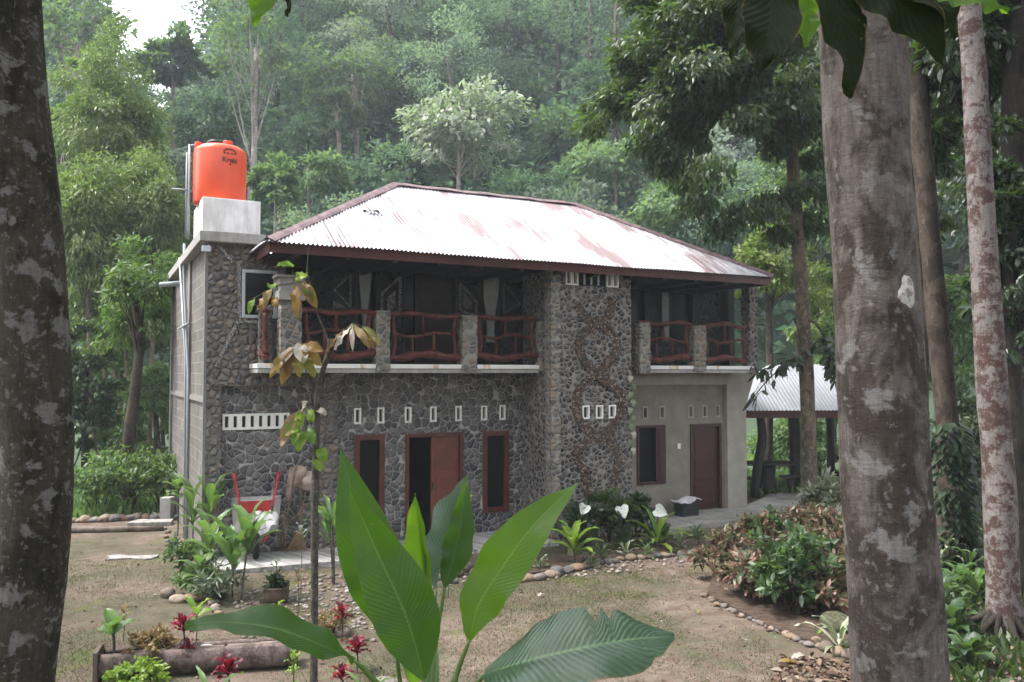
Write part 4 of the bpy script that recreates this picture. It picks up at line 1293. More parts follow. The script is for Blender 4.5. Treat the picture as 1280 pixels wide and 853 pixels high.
m = MB(); m.box(.4, 3.9, .42, .52, PZ - .1, PZ + .05); m.box(.4, 3.9, 3.05, 3.15, PZ - .1, PZ + .05); m.build('tie_beam', 'dark_timber', pav)
# table and benches below it
def on_pav(x, y): return Matrix.Translation(pav.location) @ Matrix.Rotation(R(4), 4, 'Z') @ Vector((x, y, 0))
tb = thing('plank_table', 'dark plank table on a stump leg under the pavilion', 'table', on_pav(.95, 1.1), R(4))
m = MB(); m.box(-.62, .72, -.35, .35, .74, .80); m.build('tabletop', 'dark_timber', tb, bevel=.01)
m = MB(); m.lathe([(.26, 0.0), (.22, .2), (.2, .5), (.24, .739)], n=14); m.build('leg', 'dark_timber', tb, True)
def bench(label, x, y, w, lx):
    b = thing('plank_bench', label, 'bench', on_pav(x, y), R(4), 'benches under the pavilion')
    m = MB(); m.box(-w / 2, w / 2, -.14, .14, .39, .45); m.build('seat', 'dark_timber', b, bevel=.008)
    for k in lx:
        m = MB(); m.lathe([(.12, 0), (.10, .2), (.13, .389)], (k, 0, 0), 12); m.build('leg', 'dark_timber', b, True)
bench('short dark bench left of the pavilion table, nearest the house', .05, .8, .7, (.05,))
bench('dark bench right of the pavilion table, partly behind the thin trunk', 1.75, 1.0, .9, (-.2, .25))
rail_ = thing('log_rail', 'horizontal log rail along the right side of the pavilion', 'railing', on_pav(3.2, .9), R(4))
m = MB(); m.tube([(-.9, 0, .48), (.9, .05, .55)], .06, 8, .2); m.build('rail', 'dark_timber', rail_, True)
for x in (-.8, .8):
    m = MB(); m.tube([(x, 0, -.03), (x, 0, .55)], .05, 8); m.build('post', 'dark_timber', rail_, True)

# ================================================================== FAR HILLSIDE FOREST
HILL_ZONES = [(214, 70, 50, 50, 52), (105, 42, 60, 55, 48), (318, 60, 45, 62, 46), (315, 220, 12, 100, 46), (440, 92, 70, 66, 55), (420, 150, 36, 45, 53), (432, 215, 22, 45, 53), (575, 168, 80, 68, 50), (675, 62, 60, 50, 78), (705, 178, 46, 42, 56), (770, 205, 66, 40, 48), (858, 258, 60, 42, 40), (505, 215, 34, 38, 52), (385, 222, 42, 36, 44), (345, 235, 32, 32, 38), (219, 170, 14, 90, 52)]
def hides_zone(p, rad):
    d = Vector(p) - Vector((0, 0, CH))
    px = 640 + F * d.x / d.y; py = HZ - F * d.z / d.y; rp_ = rad * F / d.y
    return any(d.y < Y + 3 and ((px - x) / (rx + .2 * rp_)) ** 2 + ((py - y) / (ry + .2 * rp_)) ** 2 < 1 for x, y, rx, ry, Y in HILL_ZONES)
def forest():
    rg = np.random.default_rng(5)
    B = Leaves(); mb = MB()
    tones = np.array([(.055, .10, .038), (.08, .135, .05), (.045, .075, .035), (.10, .15, .06), (.065, .10, .055), (.085, .115, .065), (.12, .165, .07), (.04, .065, .042), (.14, .17, .10), (.05, .095, .03)])
    pts = []
    tries = 0
    while len(pts) < 760 and tries < 60000:
        tries += 1
        y = 40 + 95 * rg.random() ** 0.85; a = rg.uniform(-.92, .92); x = a * y
        if abs(a) > .72 and rg.random() < .6: continue
        rad = rg.uniform(2.1, 4.4) * (0.8 + y / 160)
        if any((x - q[0]) ** 2 + (y - q[1]) ** 2 < (0.5 * (rad + q[2])) ** 2 for q in pts): continue
        pts.append((x, y, rad))
    for x, y, rad in pts:
        z = ground_z(x, y)
        if z < -1: continue
        if abs(x / y + .42) < .07 and y > 78: rad *= .7
        h = rad * rg.uniform(1.5, 2.6)
        c = np.array([x, y, z + h]); cr = np.array([rad, rad, rad * rg.uniform(.65, 1.15)])
        t = tones[rg.integers(len(tones))] * rg.uniform(2.0, 3.2)  # brightened tint: hillside light is put into the leaf colour
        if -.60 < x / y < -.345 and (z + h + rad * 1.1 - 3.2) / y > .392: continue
        t = t * np.array([.84, .90, 1.22]); t = t * .78 + t.mean() * .22  # cooler, greyer tint paints distance haze into the leaves
        if hides_zone(c, rad): continue
        ncl = int(rg.integers(16, 30))
        cs = clumps(c, cr, ncl, .45, .35, seed=int(rg.integers(1e6)))
        fine = rg.random()
        nper = 90; L = .36 if fine < .6 else .28
        if L < .35: nper = 125
        if abs(x) / y > .68: nper //= 2
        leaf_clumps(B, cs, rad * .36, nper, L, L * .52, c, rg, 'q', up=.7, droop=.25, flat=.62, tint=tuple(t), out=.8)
        r = .03 * rad + .04
        mb.tube([(x, y, z - .5), (x + rg.uniform(-.4, .4), y, z + h * .6), (x + rg.uniform(-.7, .7), y, z + h * 1.1)], [r * 1.3, r, r * .5], 5)
    # understorey between the crowns
    n = 80000
    y = 38 + 100 * rg.random(n) ** .9; a = rg.uniform(-.85, .85, n); x = a * y
    z = np.array([ground_z(float(p), float(q)) for p, q in zip(x, y)]) + rg.uniform(.2, 3.2, n)
    P = np.stack([x, y, z], 1)
    tt = tones[rg.integers(0, len(tones), n)] * np.array([1.5, 1.7, 2.3])  # same lift of light and haze in the understorey colour
    D = rg.normal(size=(n, 3)); D[:, 2] = np.abs(D[:, 2]) * .4
    B.add(P, D, rg.normal(size=(n, 3)) * .5 + np.array([0, -.4, .8]), .9, .5, 'q', tint=tt)
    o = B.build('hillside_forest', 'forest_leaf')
    tag(o, 'misty mixed rainforest covering the steep hillside behind the house', 'forest', kind='stuff')
    mb.build('trunks', 'bark_brown', o, True)['kind'] = 'stuff'
forest()

TREES_HILL = 'tall trees standing out on the hillside'
def ptree(name, label, px, py, rx, ry, Y, leaf, barkm, tx=None, tr=None, ncl=24, nper=80, L=.4, W=None, clr=None, seed=1, group=None, path=None, deep=.9, base_y=None, **kw):
    """a tree whose crown centre and trunk stand where the pixel says at distance Y"""
    k = Y / F
    c = at(px, py, Y)
    if 20 <= Y < 36:
        L = L * .74; W = W * .74 if W else None; nper = int(nper * 1.6)
    tx = px if tx is None else tx
    b = at(tx, 600, base_y or Y); b.z = ground_z(b.x, b.y) - .1
    tr = tr or .03 * ry * k + .08
    if path: P = [b] + [at(*p, Y) for p in path]
    else: P = [b, b.lerp(c, .5) + Vector((rnd.uniform(-.3, .3) * rx * k * .3, 0, 0)), c + Vector((0, 0, ry * k * .45))]
    n = len(P)
    rads = [tr * 1.25] + [tr * (1 - .55 * i / (n - 1)) for i in range(1, n)]
    return tree(name, label, 'tree', b, P, rads, tuple(c), (rx * k, rx * k * deep, ry * k), ncl, clr or rx * k * .33, nper, L, W or L * .5, leaf, barkm, group, seed, **kw)

ptree('rainforest_tree', 'dark dome crowned tree on a tall pale trunk behind the water tank, left of it', 214, 70, 44, 44, 52, 'leaf_hill_dark', 'bark_pale', tx=219, tr=.22, ncl=34, nper=130, L=.38, seed=21, group=TREES_HILL)
ptree('rainforest_tree', 'spreading open crowned tree against the white sky at upper left', 105, 42, 60, 55, 48, 'leaf_hill_pine', 'bark_pale', tx=88, ncl=16, nper=70, L=.45, seed=22, group=TREES_HILL, path=[(80, 260), (90, 90), (120, 20)], clr=1.1, tr=.28, nlimb=14, limb_r=.5)
ptree('rainforest_tree', 'bare pinkish trunk right of the orange tank with thin grey green crown', 318, 60, 52, 62, 46, 'leaf_hill_pine', 'bark_pale', tx=314, ncl=17, nper=60, L=.34, seed=23, group=TREES_HILL, path=[(315, 330), (318, 180), (320, 60)], clr=.9, tr=.26, nlimb=14, limb_r=.4)
ptree('pine_tree', 'broad grey green pine crown with two trunks above the left roof hip', 440, 92, 66, 62, 55, 'leaf_hill_pine', 'bark_pale', tx=443, ncl=30, nper=110, L=.36, seed=24, group=TREES_HILL, path=[(443, 250), (446, 160), (440, 90)], tr=.25, nlimb=14)
ptree('pine_tree', 'slim brown trunked pine rising just left of the broad pine', 420, 150, 36, 45, 53, 'leaf_hill_pine', 'bark_pale', tx=425, ncl=14, nper=80, L=.36, seed=25, group=TREES_HILL, path=[(425, 250), (424, 180), (420, 120)], tr=.22)
ptree('flowering_tree', 'silvery white flowering tree above the middle of the roof ridge', 575, 168, 74, 64, 50, 'leaf_hill_pale', 'bark_pale', tx=580, ncl=40, nper=110, L=.42, seed=26, group=TREES_HILL, nlimb=18)
ptree('rainforest_tree', 'large round blue green tree crown high above the roof centre', 675, 62, 62, 54, 78, 'leaf_hill_dark', 'bark_pale', ncl=36, nper=120, L=.55, seed=27, group=TREES_HILL)
ptree('rainforest_tree', 'olive domed tree right of the white flowering tree', 705, 178, 46, 42, 56, 'leaf_hill_green', 'bark_pale', ncl=26, nper=110, L=.42, seed=28, group=TREES_HILL)
ptree('rainforest_tree', 'flat topped pale green tree beside the big dark crown at right of the roof', 770, 205, 66, 40, 48, 'leaf_hill_lime', 'bark_pale', ncl=34, nper=110, L=.40, seed=29, group=TREES_HILL)
ptree('rainforest_tree', 'bright pale tree low behind the right roof slope', 858, 258, 62, 44, 40, 'leaf_hill_lime', 'bark_pale', ncl=30, nper=110, L=.34, seed=30, group=TREES_HILL)
ptree('rainforest_tree', 'dark leafy tree tucked left of the flowering tree', 505, 215, 36, 40, 52, 'leaf_hill_dark', 'bark_pale', ncl=20, nper=110, L=.4, seed=31, group=TREES_HILL)
ptree('rainforest_tree', 'yellow green tree low behind the left roof hip', 385, 222, 44, 38, 44, 'leaf_hill_lime', 'bark_pale', ncl=24, nper=100, L=.36, seed=32, group=TREES_HILL)
ptree('rainforest_tree', 'bushy mid green tree between tank and roof hip', 345, 235, 34, 34, 38, 'leaf_hill_green', 'bark_pale', ncl=20, nper=100, L=.32, seed=33, group=TREES_HILL)
ptree('rainforest_tree', 'crooked open tree near the top centre of the photo', 590, 30, 40, 40, 74, 'leaf_hill_pine', 'bark_pale', ncl=18, nper=70, L=.5, seed=34, group=TREES_HILL, nlimb=12, limb_r=.5)
ptree('rainforest_tree', 'dark tree between the flowering tree and the olive dome', 648, 130, 34, 36, 64, 'leaf_hill_dark', 'bark_pale', ncl=20, nper=100, L=.45, seed=35, group=TREES_HILL)

# ================================================================== NEARER TREES, LEFT
GL = 'trees and bamboo left of the house'
ptree('bamboo_clump', 'tall feathery yellow green bamboo clump left of the tank', 140, 185, 64, 120, 30, 'leaf_bamboo', 'bark_tan', tx=150, tr=.09, ncl=84, flat=.9, nper=150, L=.34, W=.075, seed=41, group=GL, droop=.9, clr=.62, nlimb=22, kind='q')
ptree('bamboo_clump', 'lower bamboo plume arching beside the left trunk', 105, 300, 44, 115, 26, 'leaf_bamboo', 'bark_tan', tx=120, tr=.08, ncl=64, flat=.9, nper=140, L=.30, W=.07, seed=42, group=GL, droop=.9, clr=.55, nlimb=16)
ptree('bamboo_clump', 'bamboo plume leaning against the tank from the left', 192, 272, 36, 105, 27, 'leaf_bamboo', 'bark_tan', tx=185, tr=.08, ncl=58, flat=.9, nper=130, L=.28, W=.065, seed=43, group=GL, droop=.9, clr=.5, nlimb=14)
ptree('slender_tree', 'brown trunked tree with airy crown in the left clearing', 178, 385, 52, 78, 20, 'leaf_mid', 'bark_brown', tx=160, tr=.17, ncl=26, nper=90, L=.24, W=.07, seed=44, group=GL, path=[(160, 560), (170, 480), (174, 420), (166, 350)], clr=.42, droop=.7, nlimb=14)
ptree('broadleaf_tree', 'dark evergreen filling the shade beside the left trunk', 108, 500, 42, 95, 24, 'leaf_dark', 'bark_dark', tx=110, ncl=34, nper=110, L=.24, seed=45, group=GL, kind='o')
ptree('broadleaf_tree', 'soft green fern leaved tree behind the slender brown trunk', 192, 510, 34, 85, 26, 'leaf_pale', 'bark_brown', tx=205, ncl=36, nper=100, L=.28, W=.07, seed=46, group=GL, droop=.7)
ptree('broadleaf_tree', 'bright green tree peeking past the left trunk edge', 82, 200, 26, 110, 33, 'leaf_pale', 'bark_brown', tx=80, ncl=30, nper=90, L=.3, seed=47, group=GL)
ptree('broadleaf_tree', 'mid green tree in the middle of the left grove', 150, 420, 60, 80, 31, 'leaf_mid', 'bark_brown', tx=140, ncl=40, nper=100, L=.3, seed=48, group=GL)
ptree('broadleaf_tree', 'small dark tree seen left of the lichened trunk', -10, 430, 40, 150, 22, 'leaf_dark', 'bark_dark', tx=-10, ncl=36, nper=90, L=.25, seed=49, group=GL)
ptree('broadleaf_tree', 'deep green tree at the foot of the grove behind the clearing', 150, 560, 50, 60, 28, 'leaf_mid', 'bark_brown', tx=150, ncl=34, nper=100, L=.25, seed=50, group=GL)
ptree('broadleaf_tree', 'leafy tree behind the left side wall of the house', 235, 500, 36, 110, 32, 'leaf_mid', 'bark_brown', tx=238, ncl=36, nper=90, L=.28, seed=51, group=GL)
ptree('bamboo_clump', 'middle bamboo plume between the left trunk and the tank', 165, 290, 48, 110, 29, 'leaf_bamboo', 'bark_tan', tx=160, tr=.07, ncl=70, flat=.9, nper=150, L=.30, W=.07, seed=52, group=GL, droop=.9, clr=.6, nlimb=10)
ptree('bamboo_clump', 'shaded lower bamboo mass above the clearing bushes', 125, 390, 50, 70, 28, 'leaf_bamboo', 'bark_tan', tx=130, tr=.07, ncl=42, nper=150, L=.28, W=.065, seed=53, group=GL, droop=.9, clr=.55, nlimb=8)
ptree('broadleaf_tree', 'fine leaved pale tree right behind the slender brown trunk', 200, 360, 40, 80, 29, 'leaf_pale', 'bark_brown', tx=205, tr=.07, ncl=40, nper=140, L=.22, W=.07, seed=54, group=GL, droop=.8, nlimb=8)
GB = 'bushes along the far edge of the clearing'
for i, (px, py, r, h, lab) in enumerate([(100, 650, .75, 1.1, 'bright green bush at the clearing edge next to the left trunk'), (135, 650, .8, 1.25, 'bright green bush left of the slender brown trunk'),
                                         (186, 648, .7, 1.15, 'green bush right of the slender brown trunk')]):
    p = g(px, py); p.z = 0
    shrub('bush', lab, 'bush', p + Vector((0, .8, 0)), r, h * 1.1, 1700, .125, .055, 'leaf_pale' if i == 0 else 'leaf_mid', GB, 60 + i, droop=.5)

# ================================================================== NEARER TREES, RIGHT
b = g(1012, 642)
big = tree('broadleaf_tree', 'thin mossy trunk with large dark drooping crown over the right roof end', 'tree', b,
     [b + Vector((0, 0, -.1)), at(1010, 520, b.y), at(1004, 400, b.y), at(994, 260, b.y), at(985, 120, b.y), at(975, -30, b.y)], [.18, .165, .155, .145, .13, .11],
     tuple(at(905, 110, b.y - .3)), (2.75, 2.6, 3.1), 220, .5, 270, .19, .066, 'leaf_dark', 'bark_tan', 'trees right of the house', 71, nlimb=16, kind='o', droop=.55, limb_r=.25, inner=.1, limb_k=(.72, .98), extra=[tuple(at(x, y, b.y + dy)) for x, y, dy in [(990, 240, -.4), (1010, 200, .3), (960, 250, .2), (1030, 240, -.2), (930, 265, 0), (1040, 150, -.5), (1000, 275, .5), (870, 255, -.2), (900, 285, .1), (780, 110, 0), (770, 140, .2), (790, 60, -.3), (810, 180, 0), (1020, 280, .2), (975, 290, -.2)]])
tree('broadleaf_tree', 'yellow green leafy tree behind the thin mossy trunk', 'tree', at(960, 600, 25).xy.to_3d(),
     [at(960, 600, 25).xy.to_3d(), at(962, 420, 25), at(955, 330, 25)], [.14, .1, .05], tuple(at(968, 335, 25)), (1.35, 1.2, 2.3), 34, .45, 110, .2, .085, 'leaf_yellow', 'bark_brown', 'trees right of the house', 72, kind='o')
GR = 'trees right of the house'
spec = [
 ('dark glossy tree hanging over the top right corner', 1215, 60, 85, 110, 13, 'leaf_deep', 1275, .24, 48, 120, .2),
 ('dark drooping tree between the two right hand trunks', 1165, 190, 40, 110, 15, 'leaf_dark', 1150, .1, 40, 110, .2),
 ('dark mass of leaves on the trunk at the right edge', 1262, 330, 42, 180, 12, 'leaf_deep', 1272, .2, 56, 110, .18),
 ('fresh green tree glimpsed between the right hand trunks', 1185, 400, 60, 120, 24, 'leaf_mid', 1190, .12, 44, 100, .26),
 ('mid green tree glimpsed right of the pavilion roof', 1060, 480, 60, 80, 26, 'leaf_mid', 1075, .12, 40, 100, .26),
 ('pale leaved tree drooping behind the pavilion posts', 985, 560, 55, 55, 27, 'leaf_pale', 990, .1, 40, 100, .28),
 ('dense tree closing the view at the far right', 1240, 560, 60, 110, 22, 'leaf_dark', 1240, .15, 48, 100, .24),
 ('shaded tree behind the large grey trunk', 1100, 300, 60, 130, 23, 'leaf_dark', 1100, .15, 48, 100, .26),
 ('tree of yellow green leaves beyond the pavilion', 1040, 390, 50, 70, 30, 'leaf_yellow', 1040, .15, 36, 100, .28),
 ('low leafy tree beyond the pavilion table', 960, 600, 45, 40, 30, 'leaf_lime', 955, .1, 26, 100, .28),
 ('broad crown high behind the large grey trunk', 1120, 60, 110, 100, 27, 'leaf_deep', 1110, .2, 60, 110, .3),
 ('tall tree filling the gap above the right roof end', 1010, 240, 70, 90, 31, 'leaf_mid', 1000, .2, 44, 110, .3),
 ('deep shade tree behind the red and white trunk', 1265, 200, 80, 150, 20, 'leaf_deep', 1262, .2, 60, 110, .26),
 ('bushy tree in the shade right of the pavilion', 1150, 580, 50, 70, 20, 'leaf_dark', 1150, .12, 40, 100, .2),
]
for i, (lab, px, py, rx, ry, Y, leaf, tx, tr, ncl, nper, L) in enumerate(spec):
    ptree('broadleaf_tree', lab, px, py, rx, ry, Y, leaf, 'bark_dark', tx=tx, tr=tr, ncl=ncl, nper=nper, L=L, W=L * .36, seed=80 + i, group=GR, kind='o' if Y < 20 else 'q', droop=.7, nlimb=16)
# brown trunk in the shade with climbing leaves
b = g(1196, 716)
mid_t = tree('shaded_tree', 'brown trunk half hidden in shade behind the large grey trunk', 'tree', b, [b + Vector((0, 0, -.1)), at(1186, 560, b.y), at(1172, 400, b.y), at(1158, 250, b.y), at(1148, 120, b.y), at(1140, -60, b.y)],
             [.30, .18, .17, .16, .15, .13], tuple(at(1140, -160, b.y)), (2.4, 2.4, 1.6), 36, .5, 90, .2, .08, 'leaf_deep', 'bark_brown', GR, 101, kind='o', limb_k=(.96, 1))
B = Leaves(); rg = np.random.default_rng(9)
n = 420
k = rg.random(n); base_ = np.array([tuple(at(1194 - 16 * q, 716 - 190 * q, b.y - .05)) for q in k])
th = rg.uniform(-2.6, 0.0, n); off = np.stack([np.cos(th), np.sin(th), np.zeros(n)], 1)
B.add(base_ + off * .27, off + np.array([0, 0, -.5]), off + np.array([0, 0, .3]), rg.uniform(.12, .28, n), .09, 'o')
B.build('climbing_leaves', 'leaf_deep', mid_t, b)

# large near trunks
def near_tree(name, label, pts, rads, barkm, crown_c, crown_r, leaf, seed, group=None, flare=None, lump=.0):
    b = Vector(pts[0]); b.z = ground_z(b.x, b.y) - .15
    root = thing(name, label, 'tree', b, 0, group)
    cp = catmull([b] + [Vector(p) for p in pts[1:]], 28)
    rr = [lerp_list(rads, i / (len(cp) - 1)) for i in range(len(cp))]
    m = MB(); m.tube([p - b for p in cp], rr, 72, lump, seed)
    for i_, v_ in enumerate(m.v):
        q_ = Vector(v_); ax_ = cp[i_ // 72] - b; d_ = q_ - ax_; k_ = Vector((d_.x * 9, d_.y * 9, q_.z * 1.6)) + Vector((seed, 0, 0))
        m.v[i_] = tuple(ax_ + d_ * (1 + .05 * noise.noise(Vector((d_.x * 4, d_.y * 4, q_.z * .9)) + Vector((seed, 3, 0))) + .035 * noise.noise(k_) + .018 * noise.noise(Vector((d_.x * 16, d_.y * 16, q_.z * 9))) + .012 * noise.noise(Vector((d_.x * 40, d_.y * 40, q_.z * 5)))))
    rg = np.random.default_rng(seed)
    cs = clumps(crown_c, crown_r, 40, .3, seed=seed)
    for i in range(12):
        e = Vector(cs[i]) - b; s_ = cp[-1] - b
        m.tube(catmull([s_, s_.lerp(e, .5) + Vector((0, 0, .3)), e], 4), [.09 - .007 * j for j in range(9)], 6)
    m.build('trunk', barkm, root, True)
    B = Leaves(); leaf_clumps(B, cs, .8, 60, .3, .13, crown_c, rg, 'q'); B.build('crown', leaf, root, b)
    return root, cp, rr
NT = 4.6
rt, rcp, rrr = near_tree('grey_barked_tree', 'thick grey brown trunk with pale lichen patches in the right foreground', [at(1150, 1150, NT), at(1126, 853, NT), at(1111, 640, NT), at(1104, 540, NT), at(1092, 310, NT), at(1083, 200, NT), at(1078, 60, NT), at(1068, -120, NT), at(1060, -420, NT)],
               [.32, .25, .232, .23, .228, .226, .232, .22, .17], 'bark_grey', (2.2, 4.2, 8.6), (3.2, 2.8, 1.4), 'leaf_dark', 3)
def patch(px, py, w, h, seed):
    c = at(px, py, NT)
    # nearest point on trunk axis
    i = min(range(len(rcp)), key=lambda j: abs(rcp[j].z - c.z)); ax = rcp[i].copy(); r = rrr[i]
    u0 = math.asin(max(-.95, min(.95, (c.x - ax.x) / r)))
    m = MB(); n = 20; ring = []
    m.v.append((ax.x + (r + .012) * math.sin(u0), ax.y - (r + .012) * math.cos(u0), c.z))
    for j in range(n):
        a = 2 * PI * j / n; q = 1 + .45 * noise.noise(Vector((math.cos(a) * 1.3, math.sin(a) * 1.3, seed)))
        for f_, e in ((.6, .012), (1.0, .001)):
            uu = u0 + w * q * f_ * math.cos(a) / r; zz = c.z + h * q * f_ * math.sin(a)
            i2 = min(range(len(rcp)), key=lambda j2: abs(rcp[j2].z - zz)); ax2 = rcp[i2]; r2 = rrr[i2] * 1.012
            m.v.append((ax2.x + (r2 + e) * math.sin(uu), ax2.y - (r2 + e) * math.cos(uu), zz))
    for j in range(n):
        k2 = (j + 1) % n
        m.f.append((0, 1 + 2 * j, 1 + 2 * k2)); m.f.append((1 + 2 * j, 2 + 2 * j, 2 + 2 * k2, 1 + 2 * k2))
    o = m.build('lichen_patch', 'lichen', rt, True); o.matrix_parent_inverse = Matrix.Translation(-rt.location)
mm = M('lichen', .9, .1); v_ = mm.co(); mm.col(mm.ramp(mm.noise(v_, 22, 4, .7), [(.40, (.22, .19, .175)), (.52, (.46, .445, .43)), (.7, (.58, .57, .56))])); mm.bump(mm.noise(v_, 40, 4), .6, .01); MAT['lichen'] = mm.m
patch(1111, 370, .055, .09, 1.0)
near_tree('lichened_tree', 'dark mossy trunk with white lichen blotches at the left edge', [at(-12, 1050, 3.6), at(15, 853, 3.6), at(36, 700, 3.6), at(45, 580, 3.6), at(42, 450, 3.6), at(32, 280, 3.6), at(15, 120, 3.6), at(5, -40, 3.6), at(-5, -320, 3.6)],
          [.19, .158, .15, .146, .146, .143, .14, .136, .12], 'bark_lichen', (-3.2, 3.4, 8.8), (2.6, 2.4, 1.3), 'leaf_dark', 5)
b = g(1256, 792)
red_t = tree('spotted_tree', 'slim trunk blotched red and white standing in the undergrowth at right', 'tree', b, [b + Vector((0, 0, -.1)), at(1254, 740, b.y), at(1248, 600, b.y), at(1240, 480, b.y), at(1228, 280, b.y), at(1219, 120, b.y), at(1212, 10, b.y), at(1204, -150, b.y)],
     [.23, .19, .178, .168, .155, .14, .135, .12], tuple(at(1200, -330, b.y)), (2.2, 2.2, 1.3), 34, .5, 90, .2, .08, 'leaf_dark', 'bark_red', GR, 111, kind='o', tn=20, limb_k=(.96, 1))
m = MB()
rr_ = random.Random(4)
for i in range(16):
    a = 2 * PI * i / 16 + rr_.uniform(-.2, .2); l = rr_.uniform(.35, .75)
    m.tube(catmull([(0, 0, .30 + rr_.uniform(0, .25)), (.22 * math.cos(a), .22 * math.sin(a), .2), (l * .8 * math.cos(a), l * .8 * math.sin(a), .06), (l * math.cos(a + .3), l * math.sin(a + .3), -.04)], 4), [.05, .05, .045, .045, .04, .04, .035, .035, .03, .03, .025, .02, .02], 6, .3, i)
m.build('roots', 'bark_dark', red_t, True)
b = at(1282, 640, 12.5); b.z = 0
tree('shaded_tree', 'dark upright trunk cut by the right edge of the photo', 'tree', b, [b, at(1278, 500, 12.5), at(1272, 250, 12.5), at(1270, 0, 12.5)], [.27, .24, .22, .2], tuple(at(1270, -120, 12.5)), (2, 2, 1.2), 24, .5, 80, .2, .08, 'leaf_deep', 'bark_dark', GR, 121, kind='o', limb_k=(.96, 1))
# leafy branch reaching in front of the pavilion roof
br = thing('leafy_branch', 'spray of long glossy leaves hanging across the pavilion roof', 'branch', at(1030, 420, 18.6))
P0 = at(1030, 420, 18.6); m = MB(); B = Leaves(); rg = np.random.default_rng(33)
for path in ([(1030, 420), (1000, 445), (965, 470), (935, 505)], [(1030, 420), (1040, 455), (1048, 480)], [(1000, 445), (975, 455), (945, 465)], [(1030, 430), (1055, 445), (1075, 470)]):
    pp = catmull([at(x, y, 18.6) - P0 for x, y in path], 6)
    m.tube(pp, [.02 * (1 - .7 * i / len(pp)) + .004 for i in range(len(pp))], 5)
    n = 46
    idx = rg.integers(0, len(pp), n); Pn = np.array([tuple(pp[i]) for i in idx]) + rg.normal(size=(n, 3)) * .05
    D = np.stack([rg.normal(size=n) * .7, rg.normal(size=n) * .6, -np.abs(rg.normal(size=n)) * .8 - .25], 1)
    B.add(Pn, D, rg.normal(size=(n, 3)) * .4 + np.array([0, -.3, .8]), rg.uniform(.22, .36, n), .10, 'o')
m.build('twigs', 'bark_brown', br, True); B.build('leaves', 'leaf_deep', br)
# link to the dark crown: a bough from the thin trunk
m = MB(); q = at(1004, 400, big.location.y); m.tube(catmull([q - P0, (q + P0) / 2 - P0 + Vector((0, -.1, .1)), Vector((0, 0, 0))], 4), .03, 6); m.build('bough', 'bark_brown', br, True)

# ================================================================== SAPLING in front of the house
SY = 7.0
sb = at(392, 930, SY); sb.z = ground_z(sb.x, sb.y)
sap = thing('sapling', 'lichen spotted sapling with yellowing drooping leaves before the stone front', 'tree', sb)
m = MB()
main = [sb + Vector((0, 0, -.1))] + [at(x, y, SY) for x, y in [(392, 853), (393, 740), (393, 640), (395, 540), (397, 490), (404, 462), (411, 440), (412, 424)]]
cp = catmull([p - sb for p in main], 5)
m.tube(cp, [.036 - .016 * i / (len(cp) - 1) for i in range(len(cp))], 10, .1)
def twig(pts, r0, r1):
    q = catmull([at(x, y, SY) - sb for x, y in pts], 5); m.tube(q, [r0 + (r1 - r0) * i / (len(q) - 1) for i in range(len(q))], 6)
twig([(411, 428), (404, 410), (397, 392), (390, 362), (384, 342), (386, 310)], .011, .005)
twig([(396, 545), (390, 500), (384, 470), (374, 432)], .010, .005)
twig([(372, 432), (372, 434)], .006, .005)
twig([(386, 352), (366, 354), (345, 358), (325, 369), (312, 376)], .006, .003)
twig([(367, 354), (366, 340), (365, 330)], .004, .003)
twig([(404, 455), (416, 440), (424, 420), (440, 405)], .010, .005)
twig([(440, 405), (452, 408), (462, 418)], .005, .003)
twig([(396, 560), (388, 545), (380, 530)], .007, .003)
twig([(394, 585), (404, 560), (408, 530), (409, 512)], .007, .003)
twig([(396, 516), (388, 512), (378, 514)], .005, .003)
twig([(397, 518), (406, 511), (413, 520)], .005, .003)
m.build('stem', 'stem_bark', sap, True)
def sleaves(name, mat, L_, w=.085):
    m = MB()
    for i, (a, b, k) in enumerate(L_):
        A = at(*a, SY) - sb; Bp = at(*b, SY - .08) - sb
        mid = A.lerp(Bp, .5) + Vector((0, -.02, .02))
        blade(m, [A, mid, Bp], w * k, (.35 * math.sin(i * 2.3), -1, .35), fold=.25, wave=.03, across=2, per=4, seed=i)
    m.build(name, mat, sap, True)
sleaves('bleached_leaves', 'leaf_bleached', [((372, 431), (345, 463), 1.0), ((374, 431), (380, 455), 1.45), ((440, 406), (419, 438), .6), ((440, 406), (441, 440), .5), ((397, 514), (409, 519), .6), ((378, 514), (384, 503), .6)])
sleaves('yellowing_leaves', 'leaf_sick', [((370, 433), (336, 472), 1.1), ((371, 434), (352, 482), 1.35), ((374, 434), (375, 472), 1.2), ((377, 433), (404, 440), 1.2), ((377, 434), (402, 458), 1.2), ((376, 435), (394, 473), 1.1), ((366, 436), (358, 470), 1.2),
         ((370, 356), (372, 398), 1.1), ((378, 352), (396, 386), 1.2), ((380, 356), (390, 378), 1.0), ((331, 368), (327, 392), .7), ((344, 372), (345, 386), .8), ((460, 412), (467, 436), .8)])
sleaves('green_leaves', 'leaf_lime', [((384, 343), (370, 352), 1.0), ((366, 334), (346, 333), .6), ((345, 358), (337, 361), .8), ((318, 374), (311, 393), .6), ((378, 531), (355, 545), 1.2), ((380, 530), (372, 515), 1.0), ((384, 535), (393, 556), 1.0), ((376, 533), (366, 558), 1.0), ((398, 560), (408, 578), 1.1), ((394, 572), (402, 590), 1.0), ((386, 512), (392, 530), .9), ((384, 540), (372, 566), .9)], .09)
sleaves('withered_leaves', 'leaf_dry', [((441, 406), (463, 436), .8), ((452, 408), (478, 434), .7), ((430, 412), (410, 440), .5), ((340, 360), (330, 386), .7), ((372, 515), (350, 560), 1.2)])

